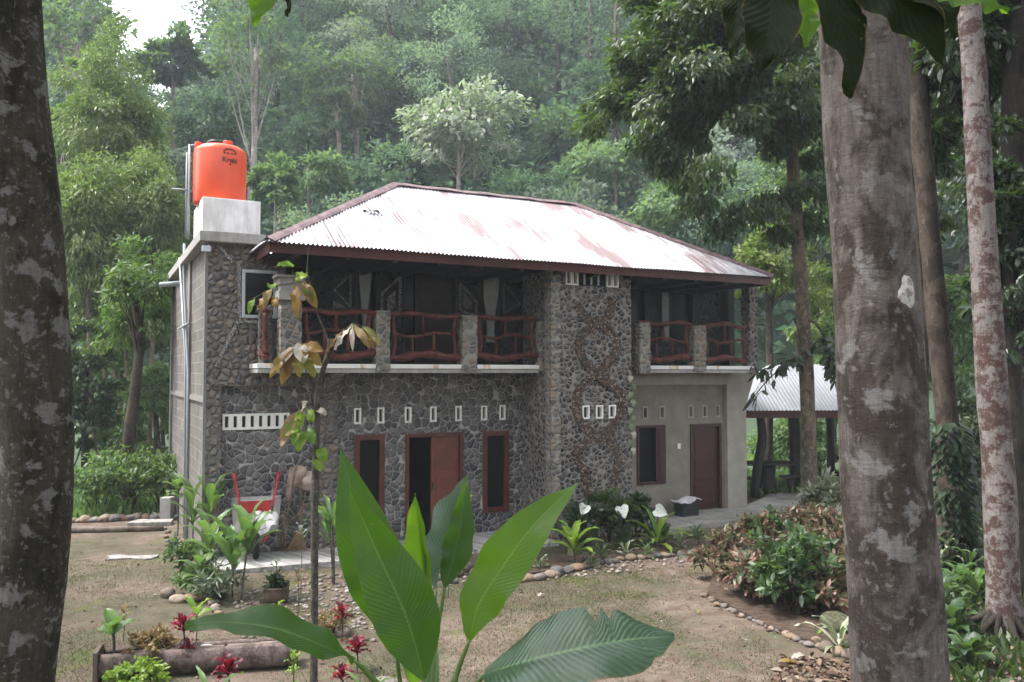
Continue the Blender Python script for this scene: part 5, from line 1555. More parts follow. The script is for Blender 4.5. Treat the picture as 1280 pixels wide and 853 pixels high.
# ================================================================== FOREGROUND GINGER / HELICONIA
hb = at(530, 1000, 4.0); hb.z = ground_z(hb.x, hb.y)
hel = thing('heliconia_plant', 'foreground plant with huge paddle shaped bright green leaves', 'plant', hb)
HC = 0
def hleaf(pts, wpx, mat, nrm, stalk, Y=4.0, fold=.25, prof=None, tears=(), curl=0.0, skew=None, label=None, wave=.02):
    P = [at(p[0], p[1], p[2] if len(p) > 2 else Y) - hb for p in pts]
    m = MB(); blade(m, P, wpx * Y / F, nrm, prof, fold, wave, 6, 9, rnd.random() * 9, tears, curl, skew)
    o = m.build('leaf', mat, hel, True)
    if label: o['label'] = label
    if stalk:
        q = catmull([P[0]] + [at(p[0], p[1], p[2] if len(p) > 2 else Y) - hb for p in stalk] + [Vector((rnd.uniform(-.05, .05), rnd.uniform(-.05, .05), -.05))], 5)
        s_ = MB(); s_.tube(q, [.008 + .014 * i / (len(q) - 1) for i in range(len(q))], 8); s_.build('stalk', 'stalk', hel, True)
mm = M('stalk', .4, .4); mm.col(mm.ramp(mm.noise(mm.co(), 9, 3), [(.3, (.06, .12, .025)), (.7, (.11, .19, .045))])); MAT['stalk'] = mm.m
PADDLE = [.06, .5, .82, .98, 1.0, .93, .74, .42, .02]
hleaf([(530, 850), (517, 800), (500, 752), (472, 692), (437, 611, 3.9)], 82, 'helic_deep', (.25, -1, .25), [(534, 900), (536, 950)], 3.95, .28, PADDLE)
hleaf([(494, 800, 4.2), (478, 735, 4.2), (455, 668, 4.2), (426, 564, 4.25)], 78, 'helic_deep', (.15, -1, .12), [(501, 860), (512, 920)], 4.2, .25, PADDLE)
hleaf([(532, 775, 4.25), (530, 720, 4.3), (525, 668, 4.3), (519, 617, 4.3)], 34, 'helic_leaf', (-.4, -1, .1), [(534, 850, 4.2)], 4.3, .8, PADDLE)
hleaf([(545, 740, 4.3), (552, 695, 4.35), (566, 645, 4.4), (584, 593, 4.45)], 58, 'helic_glaucous', (-.95, .5, .55), [(538, 800, 4.2), (535, 870, 4.1)], 4.3, .5, PADDLE, label='narrow upright leaf folded to show its bluish ribbed side')
hleaf([(556, 735, 4.25), (566, 700, 4.3), (576, 655, 4.35), (583, 596, 4.4)], 40, 'helic_deep', (.6, -1, .1), [(545, 800, 4.2), (538, 870, 4.1)], 4.3, .2, PADDLE)
hleaf([(587, 800), (598, 757), (626, 712), (668, 656), (723, 602, 4.15)], 68, 'helic_leaf', (-.55, -1, .35), [(572, 840), (562, 880)], 3.95, .12, PADDLE, label='large right hand leaf lit through from behind')
hleaf([(443, 826, 3.7), (400, 806, 3.65), (345, 786, 3.6), (285, 778, 3.55), (231, 781, 3.5)], 84, 'helic_deep', (.02, -.22, .97), [(462, 845, 3.75), (500, 900, 3.9)], 3.6, .18, [.05, .5, .78, .92, .95, .82, .62, .34, .02], label='leaf stretching flat to the left')
hleaf([(606, 843, 3.45), (660, 826, 3.35), (720, 812, 3.3), (785, 800, 3.3), (843, 796, 3.35)], 135, 'helic_glaucous', (-.05, -.42, .9), [(585, 870, 3.6), (560, 910, 3.8)], 3.35, .34, [.10, .72, .95, 1.0, .95, .92, .8, .5, .03],
      ((.62, .04, -1, .6), (.70, .025, -1, .4), (.84, .02, 1, .2)), .28, label='low right leaf with torn edge and pale bluish sheen')
hleaf([(520, 870, 4.3), (512, 800, 4.3), (503, 760, 4.3), (492, 735, 4.3)], 40, 'helic_leaf', (.3, -1, .1), None, 4.3, .3, PADDLE)
s_ = MB(); s_.tube([at(547, 818, 4.0) - hb, at(546, 870, 4.0) - hb, at(543, 960, 4.0) - hb], [.006, .01, .014], 7); s_.build('stalk', 'stalk', hel, True)

# leaves hanging into the top of the picture
def overhang(name, label, root_px, Y, leaves):
    r = at(*root_px, Y); root = thing(name, label, 'branch', r)
    tw = MB()
    for i, (pts, w, mat, nrm) in enumerate(leaves):
        P = [at(p[0], p[1], p[2] if len(p) > 2 else Y) - r for p in pts]
        m = MB(); blade(m, P, w * Y / F, nrm, [.08, .5, .85, 1.0, .98, .85, .6, .3, .02], .18, .02, 5, 7, i * 3.3)
        m.build('leaf', mat, root, True)
        tw.tube(catmull([Vector((0, 0, .02 * i)), P[0].lerp(Vector((0, 0, 0)), .5) + Vector((0, 0, .03)), P[0]], 4), .006, 6)
    tw.tube([Vector((-.1, 0, .05)), Vector((.1, .3, .4)), Vector((.5, 1.2, 1.1))], [.008, .014, .02], 6)
    tw.build('twig', 'bark_dark', root, True)
    return root
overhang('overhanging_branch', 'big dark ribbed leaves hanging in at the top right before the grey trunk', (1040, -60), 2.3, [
    ([(975, -60), (965, 10, 2.25), (958, 50, 2.22), (950, 90, 2.2)], 76, 'canopy_shaded', (.1, -1, .3)),
    ([(935, -70), (925, -10), (920, 30), (914, 76)], 38, 'canopy_shaded', (-.6, -1, .2)),
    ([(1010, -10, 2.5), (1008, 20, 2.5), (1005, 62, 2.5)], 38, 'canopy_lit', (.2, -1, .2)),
    ([(1030, -70), (1044, 0), (1056, 60), (1066, 122)], 74, 'canopy_shaded', (.3, -1, .25)),
    ([(1068, -70), (1100, -20), (1145, 25), (1180, 82)], 82, 'canopy_shaded', (-.25, -1, .5)),
    ([(1100, -60), (1140, -30), (1170, 5), (1192, 50)], 70, 'canopy_shaded', (.2, -1, .6)),
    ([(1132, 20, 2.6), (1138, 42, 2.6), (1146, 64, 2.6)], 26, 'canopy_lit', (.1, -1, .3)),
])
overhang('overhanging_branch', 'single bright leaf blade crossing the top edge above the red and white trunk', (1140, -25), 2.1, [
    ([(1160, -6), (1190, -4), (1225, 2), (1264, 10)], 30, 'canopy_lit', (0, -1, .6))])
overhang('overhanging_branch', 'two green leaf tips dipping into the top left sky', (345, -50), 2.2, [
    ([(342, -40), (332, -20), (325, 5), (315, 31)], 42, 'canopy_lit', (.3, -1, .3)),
    ([(366, -40), (364, -20), (360, 22)], 26, 'canopy_shaded', (-.4, -1, .2))])

# ================================================================== GARDEN OBJECTS
def house_pt(px, py, t):
    d = ray(px, py); o = HP + HN * t; k = (o - Vector((0, 0, CH))).dot(HN) / d.dot(HN)
    return Vector((0, 0, CH)) + d * k
# log planter
A, Bq = g(128, 846, .0), g(372, 828, .0)
ax = (Bq - A); LL = ax.length; rz = math.atan2(ax.y, ax.x)
log = thing('log_planter', 'hollowed log planter lying on the ground behind the left flat leaf', 'planter', A, rz)
m = MB(); nseg, na = 26, 18
def log_ring(i):
    x = LL * i / nseg; out = []
    for j in range(na + 1):
        a = R(-52) + R(284) * j / na
        r = .165 * (1 + .10 * noise.noise(Vector((x * 1.1, math.cos(a), math.sin(a))))) + .02 * noise.noise(Vector((x * 5, a * 3, 2)))
        out.append((x, -math.sin(a - PI / 2 - 0) * r * -1 if False else r * math.cos(a - PI), .13 + r * math.sin(a - PI)))
    for j in range(na, -1, -1):
        a = R(-52) + R(284) * j / na
        r = .115 * (1 + .10 * noise.noise(Vector((x * 2.1, math.cos(a), 5))))
        out.append((x, r * math.cos(a - PI), .13 + r * math.sin(a - PI)))
    return out
n2 = 2 * (na + 1)
for i in range(nseg + 1): m.v += log_ring(i)
for i in range(nseg):
    for j in range(n2):
        j2 = (j + 1) % n2
        m.f.append((i * n2 + j, (i + 1) * n2 + j, (i + 1) * n2 + j2, i * n2 + j2))
for i in (0, nseg):
    for j in range(na):
        m.f.append((i * n2 + j, i * n2 + j + 1, i * n2 + n2 - 2 - j, i * n2 + n2 - 1 - j))
o = m.build('log', 'log_bark', log, True)
m = MB(); vs_ = []
for i in range(27):
    for j in range(5):
        x = LL * i / 26; vs_.append((x, -.115 + .23 * j / 4, .155 + .03 * noise.noise(Vector((x * 5, j, 1)))))
m.add(vs_, [(i * 5 + j, i * 5 + j + 1, i * 5 + j + 6, i * 5 + j + 5) for i in range(26) for j in range(4)]); m.build('soil', 'soil', log, True)
m = MB(); m.prism([(-.05, -.19, -.02), (-.05, .17, -.02), (-.06, .18, .22), (-.05, .05, .33), (-.06, -.16, .30)], (.045, 0, 0)); m.build('end_board', 'deadwood', log, bevel=.008)
m = MB()
for i in range(5):
    x = LL * (.10 + .17 * i); w = rnd.uniform(.25, .4)
    m.prism([(x, -.11, .20), (x + w, -.10, .205), (x + w * 1.1, -.06, .25), (x + .05, -.07, .26)], (0, .02, .01))
m.build('bark_flakes', 'deadwood', log)
def on_log(x, dy=0.0, z=.15): return log.matrix_world @ Vector((x, dy, z)) if False else A + Matrix.Rotation(rz, 3, 'Z') @ Vector((x, dy, z))
for i, (x, s_) in enumerate([(1.02, .10), (1.15, .075), (1.3, .08)]):
    rock('white_rock', ['largest pitted white rock in the log planter', 'small white rock leaning beside the largest one in the log', 'white rock in the log planter nearest the red plant hidden by the flat leaf'][i], on_log(x, .02, .15), s_, 'white rocks in the log planter', 'rock', mesh=None).data = rock_mesh(30 + i, 'white_rock')
def gp(px, py): 
    p = g(px, py); p.z = ground_z(p.x, p.y); return p
# plants in and round the log
strap_plant('broad_leaf_seedling', 'young plant with three upright broad green leaves at the left end of the log', 'plant', on_log(.10), .30, 5, .34, .15, 'leaf_cordy', None, 201, .75, z_spread=.05)
strap_plant('seedling', 'thin reddish stemmed seedling with small yellow leaves behind the log', 'plant', gp(154, 800), .36, 6, .12, .05, 'leaf_sick', None, 202, .9, stem_r=.006, z_spread=.22)
shrub('dry_clump', 'low mound of dry reddish brown leaves in the log planter', 'plant', on_log(.48, .06), .24, .24, 900, .07, .025, 'leaf_dry', None, 203)
RG = 'dark red leaved plants around the log'
def red_plant(label, p, h, n, L, s): strap_plant('red_leaf_plant', label, 'plant', p, h, n, L, L * .36, 'leaf_red', RG, s, .85, stem_r=.009, z_spread=.06, arch=.45)
red_plant('taller dark red plant rising from the log planter', on_log(.80, 0), .32, 14, .20, 211)
red_plant('short dark red rosette below the taller one in the log', on_log(.86, -.06), .08, 11, .15, 212)
red_plant('bright red tuft just above the flat foreground leaf', gp(318, 790), .26, 11, .17, 213)
red_plant('deep red plant in front of the log at the bottom edge', gp(285, 868), .24, 16, .22, 214)
red_plant('slim red plant with wide spread leaves right of the sapling', gp(427, 800), .32, 9, .20, 215)
red_plant('red plant on the bare ground by the heliconia, upper one', gp(446, 838), .25, 15, .19, 216)
red_plant('maroon plant at the bottom edge left of the heliconia stalks', gp(428, 862), .16, 15, .17, 217)
strap_plant('broad_leaf_seedling', 'lime green three leaved seedling above the flat leaf, left of the red tuft', 'plant', gp(245, 802), .32, 5, .30, .11, 'leaf_lime', None, 204, .95, stem_r=.007, z_spread=.05)
strap_plant('broad_leaf_seedling', 'pale lime seedling between the red tuft and the sapling', 'plant', gp(345, 792), .26, 6, .22, .11, 'leaf_lime', None, 205, .9, stem_r=.007, z_spread=.06)
strap_plant('leafy_shoot', 'small leafy green shoot left of the sapling at the bottom', 'plant', gp(366, 862), .36, 12, .12, .055, 'leaf_lime', None, 206, 1.0, stem_r=.007, z_spread=.3)
shrub('yellow_green_shrub', 'small yellow green shrub in front of the log', 'plant', gp(172, 862), .26, .26, 700, .065, .035, 'leaf_lime', None, 207)
strap_plant('grassy_plant', 'green strap leaves at the bottom edge between sapling and heliconia', 'plant', gp(458, 885), .06, 7, .42, .05, 'leaf_cordy', None, 208, .8)
strap_plant('grassy_plant', 'pale green strap leaves at the very bottom under the log', 'plant', gp(262, 890), .05, 6, .45, .06, 'leaf_cordy', None, 209, 1.1)
for i, (px, py, h, lab) in enumerate([(376, 742, .95, 'thin bare stem with a leafy tip behind the sapling'), (372, 770, .55, 'thin orange leaved stem left of the sapling'), (345, 735, .4, 'tiny spiky grey shoot left of the clay pot'), (560, 745, .5, 'thin upright shoot beside the ringed stones')]):
    strap_plant('thin_shoot', lab, 'plant', gp(px, py), h, 7, .16, .025 if i != 1 else .05, 'leaf_grey' if i != 1 else 'leaf_croton', None, 220 + i, .9, stem_r=.006)
shrub('scrubby_tuft', 'dry scrubby tuft beside the slim red plant', 'plant', gp(412, 790), .22, .26, 600, .06, .02, 'leaf_dry', None, 226)
for i, (px, py, s_, lab) in enumerate([(430, 793, .10, 'grey cobble beside the slim red plant'), (478, 862, .13, 'grey cobble at the bottom edge left of the heliconia'), (500, 858, .10, 'brown cobble under the heliconia leaves')]):
    rock('cobble', lab, gp(px, py), s_, None, 'stone')
# clay pot
pt = thing('clay_pot', 'round clay pot with dark leafy plant standing on the stony bed', 'pot', gp(345, 750))
m = MB(); m.lathe([(.13, 0), (.17, .06), (.185, .14), (.17, .2), (.19, .22), (.165, .225), (.15, .19), (.01, .18)], n=20); m.build('pot', 'clay_pot', pt, True)
sh = Leaves(); rg = np.random.default_rng(3); n = 160
P = rg.normal(size=(n, 3)) * .05 + np.array([0, 0, .26]); sh.add(P, rg.normal(size=(n, 3)) + np.array([0, 0, .2]), np.tile([[0, 0, 1.]], (n, 1)) + rg.normal(size=(n, 3)) * .4, .11, .06, 'o'); sh.build('plant', 'leaf_deep', pt)

# tall broad strap plants of the left bed
CG = 'tall cordyline plants in the left bed'
strap_plant('cordyline', 'tallest broad leaved green cordyline at the right end of the left bed', 'plant', gp(290, 752), .80, 9, .74, .17, 'leaf_cordy', CG, 231, .50, nst=2, z_spread=.25)
strap_plant('cordyline', 'yellower cordyline just left of the tallest one', 'plant', gp(262, 735), .72, 8, .70, .16, 'leaf_pale', CG, 232, .5, z_spread=.25)
strap_plant('cordyline', 'cordyline with upright leaves reaching to the white vent band', 'plant', gp(262, 705), 1.0, 8, .72, .16, 'leaf_cordy', CG, 233, .45, z_spread=.3)
strap_plant('cordyline', 'dark cordyline at the corner of the house in the left bed', 'plant', gp(240, 700), .85, 9, .68, .15, 'leaf_shrub', CG, 234, .6, z_spread=.3)
strap_plant('cordyline', 'small cordyline low in the front of the left bed', 'plant', gp(250, 745), .4, 9, .4, .13, 'leaf_pale', CG, 235, .9, z_spread=.15)
strap_plant('papaya_seedling', 'pale green hand shaped leaves against the grey side wall', 'plant', gp(222, 668), .95, 12, .42, .18, 'leaf_pale', None, 236, 1.05, z_spread=.2)
shrub('garden_weeds', 'tangle of weeds and grey stems along the left bed edge', 'plant', gp(235, 722), .36, .5, 600, .12, .045, 'leaf_shrub', None, 237, droop=.4)
shrub('garden_weeds', 'low leafy weeds spilling over the pebble edge of the left bed', 'plant', gp(246, 742), .3, .35, 500, .10, .05, 'leaf_pale', None, 242, droop=.3)
shrub('garden_weeds', 'thin pale weeds under the yellower cordyline', 'plant', gp(275, 748), .35, .45, 500, .12, .03, 'leaf_grey', None, 238, stems=14)
strap_plant('cane_plant', 'cane plant with narrow green leaves right of the sapling by the wall', 'plant', gp(422, 728), .95, 9, .60, .08, 'leaf_cordy', None, 239, .75, nst=2, stem_r=.02, z_spread=.2)
strap_plant('cane_plant', 'young cane plant with lime leaves before the narrow right window', 'plant', gp(574, 716), .95, 8, .42, .11, 'leaf_lime', None, 240, .55, stem_r=.028, z_spread=.4)
shrub('spiky_bush', 'small grey green spiky bush beside the heliconia by the stones', 'plant', gp(549, 714), .25, .42, 360, .20, .03, 'leaf_grey', None, 241)

# edging stones
EG = 'pebbles edging the left bed'
pth = [(206, 660), (216, 690), (232, 712), (248, 735), (262, 750), (276, 764)]
pp = catmull([gp(*p) for p in pth], 6)
for i, p in enumerate(pp):
    rock('edging_stone', 'small grey pebble in the line edging the left bed of cordylines', p + Vector((rnd.uniform(-.04, .04), rnd.uniform(-.06, .06), 0)), rnd.uniform(.05, .075), EG)
for i, (px, py, s_, lab) in enumerate([(209, 745, .14, 'upright grey stone at the left tip of the bed'), (222, 751, .11, 'grey stone second from the tip of the left bed'), (239, 750, .13, 'rounded grey stone in front of the left bed'), (254, 748, .13, 'mossy brown stone right of the rounded grey one')]):
    rock('bed_stone', lab, gp(px, py), s_)
EG = 'river stones edging the bed before the tower'
pp = catmull([gp(*p) for p in [(642, 725), (672, 721), (700, 716), (730, 709), (760, 703), (800, 698), (840, 694), (880, 689)]], 4)
for i, p in enumerate(pp):
    rock('edging_stone', 'rounded river stone in the row edging the bed before the tower', p + Vector((rnd.uniform(-.05, .05), rnd.uniform(-.05, .05), 0)), rnd.uniform(.07, .12), EG)
EG = 'loose stones around the lime leaved cane plant'
for px, py in [(546, 722), (558, 716), (566, 726), (578, 712), (586, 709), (570, 717), (596, 716), (608, 720)]:
    rock('edging_stone', 'loose grey stone on the ground around the young cane plant', gp(px, py), rnd.uniform(.09, .13), EG)
EG = 'stones edging the right bed'
pp = catmull([gp(*p) for p in [(882, 745), (905, 758), (935, 773), (962, 784), (985, 795), (1005, 803), (1022, 808)]], 4)
for i, p in enumerate(pp):
    rock('edging_stone', 'pale stone in the row edging the red leaved bed', p + Vector((rnd.uniform(-.03, .03), rnd.uniform(-.03, .03), 0)), rnd.uniform(.04, .065), EG)
for i, (px, py, s_, lab) in enumerate([(1020, 803, .075, 'upright pinkish stone in the right bed edging'), (1033, 812, .10, 'blocky pink stone near the grey trunk'), (1048, 817, .09, 'tan stone beside the grey trunk, left of the pair'), (1060, 820, .09, 'tan stone touching the grey trunk')]):
    o = rock('bed_stone', lab, gp(px, py), s_, None); o.data = ROCKS[0] if i else ROCKS[3]
EG = 'stones of the low wall at the clearing edge'
pp = catmull([gp(*p) for p in [(70, 656), (110, 655), (150, 652), (185, 650), (206, 648)]], 6)
for p in pp:
    rock('wall_stone', 'dark stone in the low row at the far edge of the clearing', p + Vector((0, .3, 0)), rnd.uniform(.10, .15), EG)
# fallen timber, slab
a, b = gp(70, 665), gp(204, 661)
m = MB(); m.tube([a + Vector((0, 0, .06)), a.lerp(b, .5) + Vector((0, 0, .05)), b + Vector((0, 0, .05))], [.07, .06, .05], 8, .2)
tag(m.build('fallen_pole', 'deadwood', None, True), 'long dark pole lying along the far edge of the clearing', 'log')
m = MB(); c = gp(166, 697); vs_ = [(c.x + .42 * math.cos(t) * (1 + .4 * noise.noise(Vector((math.cos(t) * 2, math.sin(t) * 2, 1)))), c.y + .16 * math.sin(t) + .08 * math.sin(3 * t), c.z + .0) for t in np.linspace(0, 2 * PI, 22)[:-1]]
m.prism(vs_, (0, 0, .035)); tag(m.build('stone_slab', 'slab_rock', None, bevel=.01), 'flat whitish slab lying on the brown clearing', 'slab')
m = MB(); c = gp(182, 656); m.prism([(c.x - .4, c.y, c.z), (c.x + .5, c.y + .1, c.z), (c.x + .45, c.y + .35, c.z + .02), (c.x - .3, c.y + .3, c.z + .02)], (0, 0, .08)); tag(m.build('stone_slab', 'slab_rock', None, bevel=.01), 'pale flat stone at the far edge of the clearing by the row of dark stones', 'slab')
c = gp(209, 648); m = MB(); m.box(c.x - .12, c.x + .12, c.y - .12, c.y + .12, c.z - .05, c.z + .5); tag(m.build('concrete_block', 'grey_concrete', None, bevel=.015), 'grey concrete block beside the left side wall', 'block')
# mossy kerb before the tower bed
a, b = gp(716, 697), gp(882, 669); a.z = b.z = 0
d = (b - a); u_ = d.normalized(); w_ = Vector((-u_.y, u_.x, 0)) * .16
m = MB(); m.prism([a, b, b + w_, a + w_], (0, 0, .13)); k_ = m.build('garden_kerb', 'moss_kerb', None, bevel=.02); tag(k_, 'low mossy concrete kerb along the bed before the tower', 'kerb')
mb_ = [gp(640, 722), gp(700, 714), gp(800, 696), gp(884, 688), gp(880, 672), gp(716, 698), gp(640, 704)]
sheet('flower_bed', mb_, .035, 'soil', .1)
sheet('flower_bed', [gp(884, 744), gp(960, 785), gp(1030, 812), gp(1090, 812), gp(1090, 660), gp(1000, 652), gp(900, 690)], .035, 'soil', .1)

# dark shrubs, caladiums and lime plants at the tower foot
DG = 'dark shrubs at the foot of the tower'
for i, (px, py, r, h, lf, lab) in enumerate([(728, 690, .38, .85, 'leaf_deep', 'dark leafy shrub at the left foot of the tower'), (762, 684, .42, .95, 'leaf_dark', 'dark shrub between the two upright white leaves'), (796, 674, .36, .75, 'leaf_deep', 'dark shrub under the drooping white leaf')]):
    shrub('dark_shrub', lab, 'plant', gp(px, py), r, h, 420, .17, .075, lf, DG, 250 + i)
strap_plant('palm_seedling', 'feathery dark palm seedling behind the white leaves by the cream wall', 'plant', gp(790, 672), .55, 26, .55, .05, 'leaf_shrub', None, 255, .85, arch=.25, z_spread=.5)
strap_plant('palm_seedling', 'grey green palm seedling against the tower between the white leaves', 'plant', gp(772, 676), .75, 20, .42, .045, 'leaf_shrub', None, 256, .7, arch=.2, z_spread=.5)
HEART = [.45, .95, 1.0, .82, .58, .32, .03]
def caladium(label, px, py, base_px, tipd, w, flip=1, fold=.5):
    c = house_pt(px, py, -2.45); b = gp(*base_px); b = Vector((c.x, c.y + .05, ground_z(c.x, c.y)))
    r = thing('white_caladium', label, 'plant', b, 0, 'white leaved caladiums before the tower')
    tp = c - b
    m = MB(); m.tube(catmull([(0, 0, -.03), (tp.x * .4, 0, tp.z * .5), tp], 4), .011, 6); m.build('stem', 'stem_bark', r, True)
    m = MB(); t = Vector(tipd).normalized() * w; q = t.cross(Vector((0, -1, .3))).normalized() * w
    for sg in (-1, 1):
        blade(m, [tp - t * .30 + q * sg * .30, tp - t * .05 + q * sg * .27, tp + t * .35 + q * sg * .15, tp + t * .8], w * .62, (sg * flip * .35, -.9, .4), [.12, .72, 1.0, .98, .8, .5, .03], .25, .012, 3, 5, px + sg)
    m.build('leaf', 'leaf_white', r, True)
    m = MB()
    for j in range(4):
        az = 1.5 * j + px; q = Vector((math.cos(az) * .2, math.sin(az) * .15 - .05, tp.z * .45 + .03 * j))
        blade(m, [(0, 0, tp.z * .15), q * .6, q + Vector((0, 0, .02)), q * 1.5 - Vector((0, 0, .08))], .17, (0, -.4, .9), fold=.3, across=2, per=3, seed=j)
    m.build('leaves', 'leaf_deep', r, True)
caladium('upright white heart leaf, leftmost of three by the tower', 731, 634, (731, 690), (-.35, -.35, -.75), .20)
caladium('spread white heart leaf in the middle of three by the tower', 777, 636, (777, 684), (.25, -.4, -.8), .23)
caladium('drooping white leaf, rightmost of three, before the cream wall', 822, 638, (826, 668), (.95, -.2, -.45), .24, flip=2.2)
LG = 'lime green plants in the bed before the tower'
strap_plant('lime_plant', 'lime green broad leaved plant left in the bed before the tower', 'plant', gp(717, 706), .32, 11, .62, .15, 'leaf_lime', LG, 261, .8, nst=1, stem_r=.02, z_spread=.1)
strap_plant('lime_plant', 'low spreading lime plant below the drooping white leaf', 'plant', gp(822, 686), .18, 12, .72, .10, 'leaf_lime', LG, 262, 1.05, stem_r=.02, z_spread=.08)
SG = 'small plants along the stones before the tower'
for i, (px, py, lf, h, L, lab) in enumerate([(752, 701, 'leaf_shrub', .12, .26, 'small dark strap leaved plant left in the row before the tower'), (783, 696, 'leaf_varieg', .1, .28, 'small cream edged plant in the row before the tower'), (808, 697, 'leaf_cordy', .1, .26, 'small grassy plant below the spreading lime plant'),
                                        (738, 708, 'leaf_varieg', .08, .24, 'cream edged plant by the stones right of the lime plant'), (850, 690, 'leaf_grey', .2, .30, 'silvery grey bushy plant near the red leaved bushes'), (872, 684, 'leaf_shrub', .25, .28, 'upright dark plant at the end of the row by the red bushes'), (674, 712, 'leaf_varieg', .08, .26, 'striped pale plant at the left end of the stone row')]):
    strap_plant('small_plant', lab, 'plant', gp(px, py), h, 14, L, .045, lf, SG, 270 + i, .95, z_spread=.12)
# hanging vine on the tower edge
vp = hw(TS1 - .02, TT - .03, st(803, 470, TT)[1])
vine = thing('hanging_vine', 'string of pale heart shaped leaves hanging down the tower edge', 'vine', vp)
m = MB(); pth = [Vector((.01 * math.sin(i * 1.3), 0, -.16 * i)) for i in range(10)]; m.tube(catmull(pth, 3), .005, 5); m.build('stem', 'stem_bark', vine, True)
m = MB()
for i, p in enumerate(pth):
    sx = 1 if i % 2 else -1
    blade(m, [p, p + Vector((.025 * sx, -.05, -.03)), p + Vector((.035 * sx, -.06, -.09)), p + Vector((.03 * sx, -.06, -.15))], .11, (.2 * sx, -1, .2), [.3, .9, 1, .8, .5, .03], .2, .01, 2, 3, i)
m.build('leaves', 'leaf_varieg', vine, True)
# crate with papers on the walkway
cp_ = hw(10.0, -.35, .07)
cr = thing('dark_crate', 'small dark crate on the walkway left of the dark red back door', 'crate', cp_, TH)
m = MB(); wall(m, -.22, .22, -.15, -.13, 0, .30); m.box(-.22, .22, .13, .15, 0, .30); m.box(-.22, -.20, -.13, .13, 0, .30); m.box(.20, .22, -.13, .13, 0, .30); m.box(-.20, .20, -.13, .13, 0, .02)
m.build('crate_body', 'black_plastic', cr)
m = MB()
for k in range(3): m.box(-.21, .21, -.157, -.151, .04 + .09 * k, .09 + .09 * k)
m.build('slat', 'dark_leather', cr)
m = MB(); n = 14; vs_ = []
for i in range(n + 1):
    for j in range(9):
        x, y = -.28 + .56 * i / n, -.19 + .38 * j / 8
        vs_.append((x, y, .335 + .07 * noise.noise(Vector((x * 4.5, y * 4, 3))) - .22 * max(0, abs(x) - .21) + .05 * (x > .1)))
m.add(vs_, [(i * 9 + j, (i + 1) * 9 + j, (i + 1) * 9 + j + 1, i * 9 + j + 1) for i in range(n) for j in range(8)])
o = m.build('white_cloth', 'white_cloth', None, True); o.location = cp_; o.rotation_euler = (0, 0, TH)
so = o.modifiers.new('thick', 'SOLIDIFY'); so.thickness = .02
tag(o, 'crumpled white cloth lying on the dark crate by the back door', 'cloth')

# wheelbarrow leaning on the panel wall
wp = hw(.78, -.42, .06)
wbw = thing('wheelbarrow', 'wheelbarrow with red handles tipped up against the stone wall', 'wheelbarrow', wp, R(18))
m = MB(); prof = []
tor = 22
vs_ = []; fs_ = []
for i in range(tor):
    a = 2 * PI * i / tor
    for j in range(8):
        b = 2 * PI * j / 8; r = .17 + .045 * math.cos(b)
        vs_.append((.045 * math.sin(b), r * math.cos(a), .215 + r * math.sin(a)))
for i in range(tor):
    for j in range(8): fs_.append((i * 8 + j, i * 8 + (j + 1) % 8, ((i + 1) % tor) * 8 + (j + 1) % 8, ((i + 1) % tor) * 8 + j))
m.add(vs_, fs_); wh = m.build('wheel', 'rubber', wbw, True)
m = MB(); m.tube([(-.03, 0, .215), (.03, 0, .215)], .13, 16); m.tube([(-.09, 0, .215), (.09, 0, .215)], .018, 8); m.build('rim', 'rusty_steel', wh)
def frustum(m, z0, z1, a0, b0, a1, b1, y0, y1, th=.012):
    o_ = [(-a0, y0, z0), (a0, y0, z0), (a1, y1, z1), (-a1, y1, z1)]
tr = MB()
# tray: tipped, its floor facing the viewer; a shallow pan built from sloped sides
T4 = [(-.20, .02, .42), (.20, .02, .42), (.24, .20, .86), (-.24, .20, .86)]
T5 = [(-.30, .22, .36), (.30, .22, .36), (.36, .42, .88), (-.36, .42, .88)]
tr.add(T4 + T5, [(0, 1, 2, 3), (0, 4, 5, 1), (1, 5, 6, 2), (2, 6, 7, 3), (3, 7, 4, 0)])
o = tr.build('tray', 'barrow_tray', wbw); so = o.modifiers.new('thick', 'SOLIDIFY'); so.thickness = .008
for sx in (-1, 1):
    m = MB(); m.tube(catmull([(sx * .07, 0, .215), (sx * .17, .0, .42), (sx * .24, .16, .88), (sx * .29, .26, 1.14)], 4), .017, 8); h_ = m.build('handle', 'barrow_red', wbw, True)
    m = MB(); m.tube([(sx * .287, .255, 1.12), (sx * .315, .31, 1.26)], .024, 8); m.build('grip', 'barrow_red', h_, True)
    m = MB(); m.tube([(sx * .20, .1, .62), (sx * .22, -.12, .80), (sx * .20, -.1, .84)], .014, 6); m.build('leg', 'rusty_steel', wbw, True)
m = MB(); m.box(-.235, .235, .10, .115, .68, .86); m.build('brace', 'barrow_red', wbw)
m = MB(); vs_ = []
for i in range(13):
    for j in range(9):
        u, v = i / 12, j / 8
        vs_.append((-.02 + .36 * u + .02 * math.sin(v * 7 + i), -.05 - .03 * math.sin(u * 9) + .16 * (1 - v) ** 1.5, .78 - .40 * v * (.75 + .25 * math.sin(u * 5)) + .02 * math.sin(u * 11)))
m.add(vs_, [(i * 9 + j, (i + 1) * 9 + j, (i + 1) * 9 + j + 1, i * 9 + j + 1) for i in range(12) for j in range(8)])
o = m.build('white_sack', 'white_cloth', None, True); o.location = wp; o.rotation_euler = (0, 0, R(18)); so = o.modifiers.new('thick', 'SOLIDIFY'); so.thickness = .01
tag(o, 'pale empty sack draped over the wheelbarrow tray', 'sack')
wbw.scale = (1.2, 1.2, 1.12)
